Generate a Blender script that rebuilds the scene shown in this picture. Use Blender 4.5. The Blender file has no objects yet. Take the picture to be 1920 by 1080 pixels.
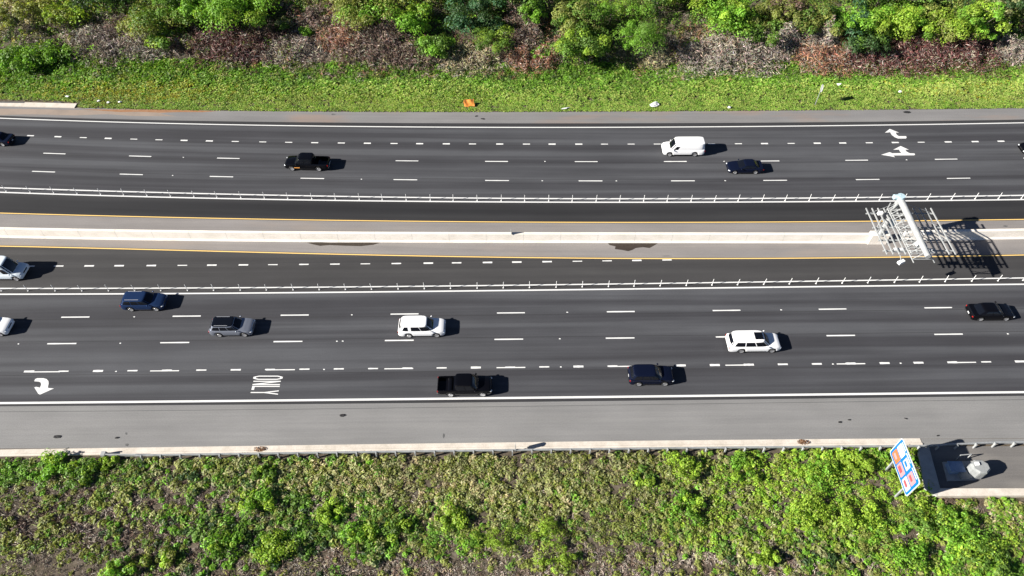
import bpy, bmesh, math, random
import numpy as np
from mathutils import Vector, Matrix
random.seed(7); RNG = np.random.default_rng(11)
SC = bpy.context.scene
COL = SC.collection
# ------------------------------------------------------------------ camera
F_PX, PITCH, RANGE = 1333.0, math.radians(50.2), 83.8
CAM_H, CAM_D = RANGE*math.sin(PITCH), RANGE*math.cos(PITCH)
cam = bpy.data.cameras.new('camera'); cam_o = bpy.data.objects.new('camera', cam); COL.objects.link(cam_o)
cam.sensor_width = 36.0; cam.lens = F_PX/1920*36.0; cam.clip_start = 0.5; cam.clip_end = 6000
cam_o.location = (0, -CAM_D, CAM_H); cam_o.rotation_euler = (math.pi/2-PITCH, 0, 0)
SC.camera = cam_o
# ------------------------------------------------------------------ light
SUN_EL, SUN_PHI = math.radians(27.8), math.radians(15.7)      # phi: direction the shadows run, from +X
ldir = Vector((math.cos(SUN_PHI)*math.cos(SUN_EL), math.sin(SUN_PHI)*math.cos(SUN_EL), -math.sin(SUN_EL)))
w = bpy.data.worlds.new('World'); SC.world = w; w.use_nodes = True
wn = w.node_tree; bg = wn.nodes['Background']
sky = wn.nodes.new('ShaderNodeTexSky'); sky.sky_type = 'NISHITA'; sky.sun_disc = False
sky.sun_elevation = SUN_EL; sky.sun_rotation = math.atan2(-ldir.x, -ldir.y)
sky.air_density = 0.38; sky.dust_density = 0.15
wn.links.new(sky.outputs[0], bg.inputs[0]); bg.inputs[1].default_value = 0.05
sl = bpy.data.lights.new('sun', 'SUN'); sl.energy = 5.0; sl.angle = math.radians(0.53); sl.color = (1.0, 0.95, 0.87)
so = bpy.data.objects.new('sun', sl); COL.objects.link(so)
so.rotation_euler = ldir.to_track_quat('-Z', 'Y').to_euler(); so.location = (-60, -20, 60)
vs = SC.view_settings; vs.view_transform = 'Standard'; vs.look = 'None'; vs.gamma = 1.0; vs.exposure = 1.35

# ------------------------------------------------------------------ geometry helpers
_fw = np.array([0, math.cos(PITCH), -math.sin(PITCH)]); _up = np.array([0, math.sin(PITCH), math.cos(PITCH)])
_C = np.array([0, -CAM_D, CAM_H])
def P(u, v, z=0.0):
    d = _fw*F_PX + np.array([1., 0, 0])*(u-960) - _up*(v-540)
    return _C + d*((z-_C[2])/d[2])
def terrain(x, y):
    x = np.asarray(x, float); y = np.asarray(y, float)
    t = np.clip(y-42.5, 0, 26)
    z = 0.33*t*np.clip(t/4, 0, 1)
    z = z + np.where(y > 42, 0.25*np.sin(x*.21)*np.clip((y-42)/6, 0, 1), 0)
    b = np.clip(-23.5-y, 0, 30)
    return z - 0.06*b
def PT(u, v, h=0.0):                      # the point h metres above the terrain on that line of sight
    z = h
    for _ in range(40):
        q = P(u, v, z); z = 0.5*z+0.5*(float(terrain(q[0], q[1]))+h)
    return P(u, v, z)
def tag(o, label=None, cat=None, group=None, kind=None):
    if label: o['label'] = label
    if cat: o['category'] = cat
    if group: o['group'] = group
    if kind: o['kind'] = kind
    return o
def empty(name, loc, rz=0.0):
    o = bpy.data.objects.new(name, None); COL.objects.link(o); o.location = loc; o.rotation_euler = (0, 0, rz)
    o.empty_display_size = .3
    return o
def mk(name, verts, faces, mat, parent=None, smooth=False, sharp=None):
    me = bpy.data.meshes.new(name); me.from_pydata([tuple(map(float, v)) for v in verts], [], [tuple(f) for f in faces]); me.update()
    return link(name, me, mat, parent, smooth, sharp)
def link(name, me, mat, parent=None, smooth=False, sharp=None):
    if mat and not me.materials: me.materials.append(mat)
    if smooth:
        me.polygons.foreach_set('use_smooth', [True]*len(me.polygons))
        if sharp: me.set_sharp_from_angle(angle=math.radians(sharp))
    o = bpy.data.objects.new(name, me); COL.objects.link(o)
    if parent: o.parent = parent
    return o
class MB:
    def __init__(s): s.v = []; s.f = []
    def add(s, vs, fs):
        n = len(s.v); s.v += [tuple(map(float, q)) for q in vs]; s.f += [tuple(i+n for i in f) for f in fs]; return s
    def box(s, c, d, rz=0.0, bev=0.0, top=1.0):
        cx, cy, cz = c; hx, hy, hz = d[0]/2, d[1]/2, d[2]/2; ca, sa = math.cos(rz), math.sin(rz); vs = []
        for k, sc_ in ((-1, 1.0), (1, top)):
            for i, j in ((-1, -1), (1, -1), (1, 1), (-1, 1)):
                x, y = i*hx*sc_, j*hy*sc_; vs.append((cx+x*ca-y*sa, cy+x*sa+y*ca, cz+k*hz))
        return s.add(vs, [(3, 2, 1, 0), (4, 5, 6, 7), (0, 1, 5, 4), (1, 2, 6, 5), (2, 3, 7, 6), (3, 0, 4, 7)])
    def tube(s, a, b, r, r2=None, n=10, cap=True):
        a = Vector(a); b = Vector(b); r2 = r if r2 is None else r2
        d = (b-a).normalized(); x = d.orthogonal().normalized(); y = d.cross(x); vs = []
        for p, rr in ((a, r), (b, r2)):
            for k in range(n):
                t = 2*math.pi*k/n; vs.append(p+x*(rr*math.cos(t))+y*(rr*math.sin(t)))
        fs = [(k, (k+1) % n, n+(k+1) % n, n+k) for k in range(n)]
        if cap: fs += [tuple(range(n-1, -1, -1)), tuple(range(n, 2*n))]
        return s.add(vs, fs)
    def ball(s, c, r, nu=12, nv=8):
        vs = [(c[0], c[1], c[2]-r[2])]
        for j in range(1, nv):
            ph = -math.pi/2+math.pi*j/nv
            for i in range(nu):
                th = 2*math.pi*i/nu; vs.append((c[0]+r[0]*math.cos(ph)*math.cos(th), c[1]+r[1]*math.cos(ph)*math.sin(th), c[2]+r[2]*math.sin(ph)))
        vs.append((c[0], c[1], c[2]+r[2])); T = len(vs)-1; fs = []
        for i in range(nu):
            fs.append((0, 1+(i+1) % nu, 1+i)); fs.append((T, T-nu+i, T-nu+(i+1) % nu))
            for j in range(nv-2):
                a = 1+j*nu+i; b = 1+j*nu+(i+1) % nu; fs.append((a, b, b+nu, a+nu))
        return s.add(vs, fs)
    def build(s, name, mat, parent=None, smooth=False, sharp=None):
        return mk(name, s.v, s.f, mat, parent, smooth, sharp)
def ordinal(n):
    suf = 'th' if 10 <= n % 100 <= 20 else {1: 'st', 2: 'nd', 3: 'rd'}.get(n % 10, 'th')
    return f'{n}{suf}'
# lattice noise for laying things out
_LAT = RNG.random((256, 256))
def vnoise(x, y):
    x = np.asarray(x, float)+1000.3; y = np.asarray(y, float)+1000.7
    i = np.floor(x).astype(int); j = np.floor(y).astype(int); fx = x-i; fy = y-j
    fx = fx*fx*(3-2*fx); fy = fy*fy*(3-2*fy); g = lambda a, b: _LAT[a % 256, b % 256]
    return (g(i, j)*(1-fx)+g(i+1, j)*fx)*(1-fy)+(g(i, j+1)*(1-fx)+g(i+1, j+1)*fx)*fy
def fbm(x, y, o=3):
    s = 0; a = .5; t = 0
    for k in range(o): s = s+a*vnoise(x*2**k+17*k, y*2**k+31*k); t += a; a *= .5
    return s/t

# ------------------------------------------------------------------ materials
M = {}
def principled(name, col, rough=.6, metal=0.0, spec=.5, coat=0.0):
    m = bpy.data.materials.new(name); m.use_nodes = True; b = m.node_tree.nodes['Principled BSDF']
    b.inputs['Base Color'].default_value = (*col, 1); b.inputs['Roughness'].default_value = rough; b.inputs['Metallic'].default_value = metal
    b.inputs['Specular IOR Level'].default_value = spec
    if coat: b.inputs['Coat Weight'].default_value = coat; b.inputs['Coat Roughness'].default_value = .06
    M[name] = m; return m
def N(m, t, **kw):
    n = m.node_tree.nodes.new(t)
    for k, v in kw.items(): setattr(n, k, v)
    return n
def L(m, a, b): m.node_tree.links.new(a, b)
def ramp(m, fac, stops):
    r = N(m, 'ShaderNodeValToRGB'); e = r.color_ramp.elements
    while len(e) < len(stops): e.new(.5)
    for k, (p, c) in enumerate(stops): e[k].position = p; e[k].color = (*c, 1)
    L(m, fac, r.inputs[0]); return r.outputs[0]
def noise(m, vec, scale, detail=4, rough=.55):
    n = N(m, 'ShaderNodeTexNoise'); n.inputs['Scale'].default_value = scale; n.inputs['Detail'].default_value = detail; n.inputs['Roughness'].default_value = rough
    L(m, vec, n.inputs['Vector']); return n.outputs['Fac']
def mapping(m, src, scale):
    k = N(m, 'ShaderNodeMapping'); k.inputs['Scale'].default_value = scale; L(m, src, k.inputs['Vector']); return k.outputs[0]
def mixc(m, fac, a, b, mode='MIX'):
    x = N(m, 'ShaderNodeMix', data_type='RGBA', blend_type=mode)
    if isinstance(fac, (int, float)): x.inputs['Factor'].default_value = fac
    else: L(m, fac, x.inputs['Factor'])
    for s, v in ((6, a), (7, b)):
        if isinstance(v, tuple): x.inputs[s].default_value = (*v, 1)
        else: L(m, v, x.inputs[s])
    return x.outputs[2]
def bump(m, h, strength, dist=.02):
    b = N(m, 'ShaderNodeBump'); b.inputs['Strength'].default_value = strength; b.inputs['Distance'].default_value = dist
    L(m, h, b.inputs['Height']); L(m, b.outputs[0], m.node_tree.nodes['Principled BSDF'].inputs['Normal'])
def paved(name, lo, mid, hi, streak=1.0, rough=.85, patch=None):
    """road surface: tones drawn out along the road (uv.x metres along, uv.y metres across), grain and blotches"""
    m = principled(name, mid, rough, spec=.3); b = m.node_tree.nodes['Principled BSDF']
    uv = N(m, 'ShaderNodeUVMap').outputs[0]
    s1 = noise(m, mapping(m, uv, (.012, .62, 1)), 1.0, 3, .5)
    s2 = noise(m, mapping(m, uv, (.05, 2.2, 1)), 1.0, 3, .6)
    g = noise(m, uv, 9.0, 3, .7); bl = noise(m, mapping(m, uv, (.12, .3, 1)), 1.0, 4, .6)
    c = ramp(m, s1, [(.5-.22/streak if streak > .3 else 0.0, lo), (.5, mid), (.5+.2/streak if streak > .3 else 1.0, hi)])
    c = mixc(m, ramp(m, s2, [(.35, (.2, .2, .2)), (.65, (.8, .8, .8))]), mixc(m, 1.0, c, (.9, .9, .91), 'MULTIPLY'), mixc(m, 1.0, c, (1.08, 1.08, 1.07), 'MULTIPLY'))
    c = mixc(m, ramp(m, bl, [(.3, (0, 0, 0)), (.75, (1, 1, 1))]), mixc(m, 1.0, c, (.9, .9, .9), 'MULTIPLY'), mixc(m, 1.0, c, (1.1, 1.1, 1.1), 'MULTIPLY'))
    c = mixc(m, ramp(m, g, [(.3, (0, 0, 0)), (.7, (1, 1, 1))]), mixc(m, 1.0, c, (.86, .86, .86), 'MULTIPLY'), mixc(m, 1.0, c, (1.14, 1.14, 1.14), 'MULTIPLY'))
    if patch:
        pn = noise(m, mapping(m, uv, (.05, .25, 1)), 1.0, 5, .6)
        c = mixc(m, ramp(m, pn, [(.52, (0, 0, 0)), (.72, (.8, .8, .8))]), c, patch)
    L(m, c, b.inputs['Base Color']); bump(m, g, .25, .01); return m
paved('asphalt_main', (.035, .035, .040), (.049, .050, .056), (.066, .068, .075), 1.9)
paved('asphalt_express', (.015, .015, .017), (.020, .020, .022), (.027, .027, .029), 1.2)
paved('asphalt_express_lower', (.032, .031, .032), (.041, .040, .041), (.052, .051, .051), 1.3)
paved('asphalt_edge', (.026, .026, .028), (.030, .030, .033), (.036, .036, .038), .6)
paved('shoulder', (.168, .166, .165), (.184, .182, .180), (.198, .195, .193), .6)
paved('shoulder_top', (.150, .146, .147), (.170, .166, .167), (.185, .18, .18), .6, patch=(.24, .165, .125))
paved('shoulder_inner', (.165, .155, .152), (.195, .182, .176), (.215, .20, .193), .6, patch=(.235, .20, .175))
paved('shoulder_seam', (.085, .085, .087), (.10, .10, .10), (.115, .115, .115), .5)
paved('pad_asphalt', (.095, .09, .087), (.125, .118, .113), (.155, .147, .14), .6, patch=(.21, .195, .178))
def worn_paint(name, col, under, wear=.55):
    m = principled(name, col, .6, spec=.3); tc = N(m, 'ShaderNodeTexCoord').outputs['Object']
    n1 = noise(m, tc, 3.0, 6, .7); n2 = noise(m, mapping(m, tc, (.3, 3, 1)), 2.0, 4, .6)
    f = N(m, 'ShaderNodeMath', operation='MULTIPLY'); L(m, n1, f.inputs[0]); L(m, n2, f.inputs[1])
    c = mixc(m, ramp(m, f.outputs[0], [(.30*wear/.55, (0, 0, 0)), (.42*wear/.55+.05, (1, 1, 1))]), col, under)
    L(m, c, m.node_tree.nodes['Principled BSDF'].inputs['Base Color']); return m
worn_paint('paint_white', (.62, .62, .61), (.26, .26, .26), .62)
worn_paint('paint_yellow', (.74, .50, .17), (.34, .22, .07), .75)
def mottled(name, stops, scale=1.5, rough=.8, spec=.3, bscale=12.0, bstr=.3, stretch=(1, 1, 1)):
    m = principled(name, stops[0], rough, spec=spec); tc = N(m, 'ShaderNodeTexCoord').outputs['Object']
    tc = mapping(m, tc, stretch)
    n1 = noise(m, tc, scale, 6, .65); k = len(stops)
    c = ramp(m, n1, [(.25+.5*i/(k-1), s) for i, s in enumerate(stops)])
    n2 = noise(m, tc, bscale, 4, .7)
    c = mixc(m, ramp(m, n2, [(.3, (0, 0, 0)), (.7, (1, 1, 1))]), mixc(m, 1.0, c, (.85, .85, .85), 'MULTIPLY'), mixc(m, 1.0, c, (1.12, 1.12, 1.12), 'MULTIPLY'))
    L(m, c, m.node_tree.nodes['Principled BSDF'].inputs['Base Color']); bump(m, n2, bstr, .03); return m
mottled('concrete_barrier', [(.60, .55, .48), (.70, .65, .58), (.77, .72, .66)], .5, .8, stretch=(1, 2, 2))
mottled('concrete_kerb', [(.40, .36, .30), (.52, .47, .41), (.60, .56, .50)], .7)
mottled('concrete_grey', [(.28, .28, .27), (.36, .355, .34), (.42, .41, .39)], .8)
mottled('soil', [(.045, .036, .024), (.085, .068, .048), (.15, .125, .098)], 1.6, .95, bscale=7.0, bstr=1.0)
mottled('dust', [(.20, .165, .14), (.25, .20, .165), (.28, .22, .18)], .3, .9)
mottled('orange_soil', [(.20, .095, .045), (.26, .135, .07), (.27, .17, .11)], 1.2, .95)
mottled('damp', [(.026, .020, .016), (.036, .028, .022), (.048, .038, .030)], 2.0, .55)
mottled('rubber', [(.010, .010, .012), (.018, .018, .02), (.03, .03, .03)], 3.0, .8)
mottled('oil_stain', [(.05, .05, .05), (.09, .09, .09), (.12, .12, .12)], 3.0, .8)
mottled('dead_leaves', [(.10, .045, .02), (.17, .085, .04), (.22, .13, .07)], 3.0, .95)
mottled('galvanised', [(.20, .21, .215), (.27, .28, .285), (.34, .35, .35)], 1.5, .45, .5)
mottled('galvanised_bright', [(.23, .24, .245), (.30, .31, .31), (.36, .36, .355)], 1.5, .45, .5)
mottled('weathered_steel', [(.19, .18, .165), (.25, .238, .22), (.30, .285, .26)], 1.2, .55, .4)
mottled('tower_blue', [(.30, .42, .48), (.38, .50, .55), (.46, .57, .60)], 1.5, .5)
mottled('bark', [(.07, .055, .04), (.12, .10, .08), (.18, .15, .12)], 3.0, .95)
mottled('plastic_white', [(.74, .74, .73), (.78, .78, .77), (.8, .8, .8)], 3.0, .6)
mottled('orange_mesh', [(.55, .17, .03), (.75, .27, .05), (.8, .34, .1)], 3.0, .7)
mottled('cabinet_grey', [(.19, .20, .20), (.24, .25, .25), (.29, .30, .30)], 1.5, .55)
mottled('box_blue', [(.14, .20, .30), (.19, .26, .38), (.24, .31, .42)], 1.5, .55)
principled('sign_blue', (.004, .125, .34), .4); principled('sign_white', (.50, .51, .52), .4)
principled('logo_orange', (.42, .13, .05), .4); principled('logo_pink', (.42, .21, .23), .4)
principled('logo_red', (.40, .06, .07), .4); principled('logo_pale', (.38, .36, .42), .4)
principled('glass', (.004, .005, .008), .08, spec=.35); principled('tyre', (.012, .012, .013), .85); principled('trim_black', (.012, .012, .013), .5)
principled('rim_alloy', (.62, .62, .63), .3, metal=.6); principled('lamp_clear', (.62, .65, .68), .12, spec=.7); principled('lamp_red', (.32, .015, .012), .2)
principled('lamp_amber', (.75, .33, .08), .3)
def paint(name, col, metal=0.0, rough=.25): return principled(name, col, rough, metal=metal, spec=.06, coat=.35)
paint('car_black', (.0025, .0026, .004)); paint('car_navy', (.0035, .0055, .016)); paint('car_blue', (.015, .033, .090), .3)
paint('car_silver', (.24, .26, .31), .5); paint('car_white', (.78, .78, .78)); paint('car_pale', (.58, .64, .68)); paint('car_charcoal', (.02, .022, .028))
def leafmat(name, trans=.25):
    m = bpy.data.materials.new(name); m.use_nodes = True; nt = m.node_tree; b = nt.nodes['Principled BSDF']
    a = N(m, 'ShaderNodeAttribute', attribute_name='leafcol'); L(m, a.outputs['Color'], b.inputs['Base Color'])
    b.inputs['Roughness'].default_value = .5; b.inputs['Specular IOR Level'].default_value = .3
    t = N(m, 'ShaderNodeBsdfTranslucent'); tcol = mixc(m, 1.0, a.outputs['Color'], (1.5, 1.5, .8), 'MULTIPLY'); L(m, tcol, t.inputs[0])
    x = N(m, 'ShaderNodeMixShader'); x.inputs[0].default_value = trans
    L(m, b.outputs[0], x.inputs[1]); L(m, t.outputs[0], x.inputs[2]); L(m, x.outputs[0], nt.nodes['Material Output'].inputs[0]); M[name] = m
leafmat('leaf', .38); leafmat('twig', .0)

# ------------------------------------------------------------------ road curves measured along the highway
class Curve:
    """a line running along the highway: Y as a smooth function of X, straight beyond the measured ends"""
    def __init__(s, pts, z=0.0, deg=4):
        q = np.array([P(u, v, z) for u, v in pts]); s.x0, s.x1 = q[:, 0].min(), q[:, 0].max()
        s.p = np.polyfit(q[:, 0]/60, q[:, 1], deg); s.d = np.polyder(s.p)
    def __call__(s, x):
        x = np.asarray(x, float); xc = np.clip(x, s.x0, s.x1)
        return np.polyval(s.p, xc/60)+np.polyval(s.d, xc/60)/60*(x-xc)
    def ang(s, x):
        return math.atan(float(np.polyval(s.d, np.clip(x, s.x0, s.x1)/60))/60)
C = {
 'top_edge': Curve([(0,197),(140,203),(240,205),(340,206),(480,208),(720,209.5),(960,210),(1200,209.5),(1440,207.5),(1680,205),(1920,203)]),
 'top_dark': Curve([(0,217),(120,220.5),(240,224),(480,228.5),(720,230.5),(960,231),(1200,231),(1440,230),(1680,227.5),(1920,224)]),
 'u_white': Curve([(0,222),(120,225.5),(240,229),(360,232.5),(480,235),(600,236.7),(720,238),(960,238.5),(1200,238),(1440,237),(1680,234.5),(1920,230)]),
 'u_dots': Curve([(48,254),(101,256),(198,259.5),(295,262),(391,264),(492,266),(590,267.5),(689,269),(787,269.3),(886,270),(987,270.3),(1085,270.3),(1183,270.3),(1334,269.3),(1433,269),(1532,268.5),(1630,268),(1728,267),(1830,265.3),(1879,264.7)]),
 'u_row2': Curve([(93,287.5),(258,293),(426,296.5),(763,301.8),(931,302.6),(1099,303),(1266,302.7),(1440,302),(1607,300.4),(1776,298.5)]),
 'u_row3': Curve([(72,321.5),(241,327),(413,331),(585,334.5),(760,337),(932,338.5),(1107,339.2),(1280,339),(1453,338.3),(1627,336.5),(1799,334.3)]),
 'u_a': Curve([(0,352),(120,356),(240,359.5),(360,362.3),(480,365),(600,367.5),(720,369.8),(840,371.2),(960,372),(1080,372.5),(1200,372.5),(1440,371.7),(1560,371),(1700,369.5),(1800,368.3),(1920,366)]),
 'u_b': Curve([(0,360.5),(120,364.5),(240,368),(360,371),(480,373.2),(600,375.5),(720,377),(840,378.2),(960,378.8),(1200,379),(1440,378.5),(1680,377),(1800,375.7),(1920,374)]),
 'u_yel': Curve([(0,399.5),(120,402.5),(240,406),(360,408.7),(480,410.8),(600,412.5),(720,414),(840,415.2),(960,416.2),(1080,417),(1200,417.3),(1440,416.5),(1560,415.3),(1680,414),(1800,413),(1920,411.5)]),
 'bar_l': Curve([(0,446),(240,450.2),(480,453.5),(720,455),(960,455.7),(1200,456),(1440,456.3),(1640,457)], deg=3),
 'bar_r': Curve([(1680,452.5),(1760,451.3),(1840,449.8),(1920,448.5)], deg=1),
 'l_yel': Curve([(0,461),(120,464.3),(240,467.5),(360,470.2),(480,472.7),(600,475.5),(720,478.2),(840,480.5),(960,482.2),(1080,484.2),(1200,485.5),(1320,485.6),(1440,484.5),(1560,482.8),(1680,481.5),(1800,480.2),(1920,478.5)]),
 'l_dots': Curve([(112,498.5),(169,498.5),(285,498),(398,497.5),(512,496.5),(628,495.3),(743,494),(856,492.5),(969,491),(1083,490),(1195,488.5)], deg=2),
 'l_a': Curve([(0,540.5),(120,541),(240,540.5),(360,540),(480,539.5),(600,538.5),(720,537.5),(840,536.3),(960,534.5),(1080,533),(1200,531.5),(1320,530),(1440,529),(1560,527),(1680,525),(1800,522.7),(1920,521)], deg=3),
 'l_b': Curve([(0,551.5),(120,551.5),(240,551),(360,550.5),(480,549.5),(600,548.5),(720,547.5),(840,546),(960,544),(1080,542.3),(1200,541.2),(1320,540.3),(1440,539.2),(1560,537.5),(1680,536),(1800,534.3),(1920,532.5)], deg=3),
 'l_row1': Curve([(146,594.5),(353,592.7),(554,591),(759,589),(958,586.5),(1164,584.2),(1363,582),(1563,579.5),(1763,577)], deg=2),
 'l_row2': Curve([(120,644),(330,642.5),(541,640.5),(749,638.5),(954,636.4),(1163,633.6),(1370,631),(1579,629),(1783,627)], deg=2),
 'l_row3': Curve([(90,697),(311,695.5),(527,693.5),(748,691.3),(958,689),(1170,687),(1388,684.5),(1598,682),(1808,679.7)], deg=2),
 'l_white': Curve([(0,756),(120,754.7),(240,753.5),(360,752.3),(480,751.3),(600,750.3),(720,749.2),(840,747.7),(960,746),(1080,744.5),(1200,743.1),(1320,742),(1440,741),(1560,739.7),(1680,738.2),(1800,736.7),(1920,735)], deg=3),
 'l_dark': Curve([(0,761.8),(240,760.3),(480,758.5),(720,756.3),(960,753.5),(1200,751),(1440,748.4),(1680,745.5),(1920,742)], deg=3),
 'seam': Curve([(0,772),(240,770.5),(480,768.3),(720,765),(960,761.5),(1200,758.5),(1440,755.5),(1680,752.5),(1920,749)], deg=3),
 'kerb_top': Curve([(0,841),(240,840),(480,837.3),(720,833.7),(960,830.2),(1200,827.5),(1440,825),(1560,823.8),(1725,822.5)], deg=3),
 'kerb_bot': Curve([(0,855),(240,852),(480,848),(720,845),(960,841.3),(1200,838.7),(1440,836.5),(1560,835.2),(1725,834)], deg=3),
}
XS = np.arange(-90, 90.1, 1.5)
def ribbon(name, ca, cb, mat, z=0.0, za=None, x0=-90, x1=90, nv=1, parent=None, kind='structure'):
    """sheet between two curves (ca lies farther from the camera)"""
    xs = np.concatenate([[x0], XS[(XS > x0+.3) & (XS < x1-.3)], [x1]]); fa = ca(xs) if callable(ca) else xs*0+ca; fb = cb(xs) if callable(cb) else xs*0+cb
    V, F, U = [], [], []
    for i, x in enumerate(xs):
        for k in range(nv+1):
            t = k/nv; V.append((x, fb[i]*(1-t)+fa[i]*t, z)); U.append((x, (fa[i]-fb[i])*t+fb.mean()))
    for i in range(len(xs)-1):
        for k in range(nv):
            a = i*(nv+1)+k; F.append((a, a+nv+1, a+nv+2, a+1))
    o = mk(name, V, F, M[mat], parent); uv = o.data.uv_layers.new(name='UVMap')
    for lp in o.data.loops: uv.data[lp.index].uv = U[lp.vertex_index]
    if kind and not parent: o['kind'] = kind
    return o
def off(c, d): return lambda x: c(x)+d

# ------------------------------------------------------------------ ground and roads
gx = np.concatenate([[-3000, -1000, -400, -180, -110], np.arange(-90, 91, 1.5), [110, 180, 400, 1000, 3000]])
gy = np.concatenate([[-3000, -1000, -400, -150, -80], np.arange(-60, 100, 1.5), [120, 180, 400, 1000, 3000]])
GX, GY = np.meshgrid(gx, gy, indexing='ij'); GZ = terrain(GX, GY)-.04+np.where((GY > 36) | (GY < -23), .12*(fbm(GX*.5, GY*.5)-.5), 0)
n1, n2 = GX.shape
gv = np.stack([GX, GY, GZ], -1).reshape(-1, 3)
gf = [(i*n2+j, (i+1)*n2+j, (i+1)*n2+j+1, i*n2+j+1) for i in range(n1-1) for j in range(n2-1)]
tag(mk('ground', gv, gf, M['soil'], smooth=True), kind='structure')
sh_top = ribbon('outer_shoulder', C['top_edge'], C['top_dark'], 'shoulder_top')
up_edge = ribbon('roadway_margin', C['top_dark'], off(C['u_white'], .12), 'asphalt_edge')
up_road = ribbon('left_bound_roadway', off(C['u_white'], .12), off(C['u_b'], -.14), 'asphalt_main', nv=2)
up_exp = ribbon('left_bound_express_lane', off(C['u_b'], -.14), off(C['u_yel'], -.16), 'asphalt_express')
mid = lambda x: np.where(np.asarray(x) < 44.6, C['bar_l'](x), C['bar_r'](x))+.35
in_up = ribbon('inner_shoulder', off(C['u_yel'], -.16), mid, 'shoulder_inner')
in_lo = ribbon('inner_shoulder', mid, off(C['l_yel'], .16), 'shoulder_inner')
lo_exp = ribbon('right_bound_express_lane', off(C['l_yel'], .16), off(C['l_b'], .16), 'asphalt_express_lower')
lo_road = ribbon('right_bound_roadway', off(C['l_b'], .16), off(C['l_white'], -.14), 'asphalt_main', nv=2)
lo_edge = ribbon('roadway_margin', off(C['l_white'], -.14), C['l_dark'], 'asphalt_edge')
lo_sh0 = ribbon('outer_shoulder', C['l_dark'], off(C['seam'], .03), 'shoulder')
ribbon('shoulder_joint', off(C['seam'], .03), off(C['seam'], -.04), 'shoulder_seam')
lo_sh = ribbon('outer_shoulder', off(C['seam'], -.04), C['kerb_top'], 'shoulder')
# markings: each line and dash is a sheet of its own, 4-8 mm above the road it is painted on
def line(name, c, wd, mat, road, x0=-90, x1=90, z=.006): return ribbon(name, off(c, wd/2), off(c, -wd/2), mat, z, x0=x0, x1=x1, parent=road)
line('edge_line', C['u_white'], .20, 'paint_white', up_road)
line('separator_line', C['u_a'], .21, 'paint_white', up_road); line('separator_line', C['u_b'], .21, 'paint_white', up_exp)
line('yellow_edge_line', C['u_yel'], .15, 'paint_yellow', up_exp); line('yellow_edge_line', C['l_yel'], .15, 'paint_yellow', lo_exp)
line('separator_line', C['l_a'], .17, 'paint_white', lo_exp); line('separator_line', C['l_b'], .20, 'paint_white', lo_road)
line('edge_line', C['l_white'], .25, 'paint_white', lo_road)
def dash(c, u, v, length, wd, road, name='lane_dash', z=.006):
    x = P(u, v)[0]; n = 5; V, F = [], []
    for k in range(n):
        xx = x+length*(k/(n-1)-.5); y = float(c(xx)); a = c.ang(xx); ww = wd*(1+random.uniform(-.12, .12))
        for s in (-1, 1): V.append((xx-s*ww/2*math.sin(a), y+s*ww/2*math.cos(a), z))
    for k in range(n-1): F.append((2*k, 2*k+2, 2*k+3, 2*k+1))
    mk(name, V, F, M['paint_white'], road)
for u in (48,101,150,198,247,295,343,391,440,492,541,590,640,689,739,787,837,886,937,987,1035,1085,1133,1183,1232,1283,1334,1384,1433,1483,1532,1580,1630,679+1000,1728,1779,1830,1879,1930,-2,-51): dash(C['u_dots'], u, 268, 1.0, random.choice((.17, .21, .27)), up_road, 'short_dash')
for u in (-72,93,258,426,594,763,931,1099,1266,1440,1607,1776,1944): dash(C['u_row2'], u, 302, 3.15, .165, up_road)
for u in (-98,72,241,413,585,760,932,1107,1280,1453,1627,1799,1972): dash(C['u_row3'], u, 337, 3.2, .165, up_road)
for u in (-2,58,112,169,225,285,343,398,457,512,570,628,685,743,803,856,914,969,1026,1083,1139,1195,1252): dash(C['l_dots'], u, 495, 1.15, random.choice((.15, .19, .23)), lo_exp, 'short_dash')
for u in (-60,146,353,554,759,958,1164,1363,1563,1763,1966): dash(C['l_row1'], u, 585, 3.2, .165, lo_road)
for u in (-90,120,330,541,749,954,1163,1370,1579,1783,1990): dash(C['l_row2'], u, 636, 3.2, .165, lo_road)
for u in (-128,90,311,527,748,958,1170,1388,1598,1808,2020): dash(C['l_row3'], u, 689, 3.1, .13, lo_road)
for cj, d_, rd in (('u_row2', -.28, up_road), ('u_row3', .30, up_road), ('u_dots', -.35, up_road), ('l_row1', -.30, lo_road), ('l_row2', .28, lo_road), ('l_row3', -.42, lo_road), ('l_dots', .3, lo_exp)): ribbon('paving_joint', off(C[cj], d_+.03), off(C[cj], d_-.03), 'asphalt_edge', .003, x1=90 if cj != 'l_dots' else 12, parent=rd)
stud = None
for u, v, rd in ((344,295,up_road),(324,329,up_road),(678,336,up_road),(1022,302.7,up_road),(1017,339,up_road),(1156,339.2,up_road),(1358,302.5,up_road),(1700,299.7,up_road),(1360,338.8,up_road),(252,594,lo_road),(660,590.3,lo_road),(1064,585.5,lo_road),(1465,581,lo_road),(35,644.8,lo_road),(226,643.5,lo_road),(632,639.8,lo_road),(643,639.5,lo_road),(1050,635.2,lo_road),(1890,626,lo_road),(218,696.3,lo_road),(608,692.6,lo_road),(1052,688,lo_road),(1562,682.6,lo_road),(1689,681,lo_road)):
    q = P(u, v)
    o = link('road_stud', stud, None, rd) if stud else MB().box((0, 0, .012), (.20, .13, .024), top=.7).build('road_stud', M['paint_white'], rd)
    stud = o.data; o.location = (q[0], q[1], .002)
c3 = Curve([(59,696.5),(254,695),(447,693.4),(640,691.8),(832,689.9),(1026,687.8),(1216,686),(1407,683.6),(1597,681.5),(1787,679.2),(1913,678)], deg=2)
for k in range(-2, 33): dash(c3, 59+64.1*k, 688, 1.08, random.choice((.16, .20, .25)), lo_road, 'short_dash', .010)
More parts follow.
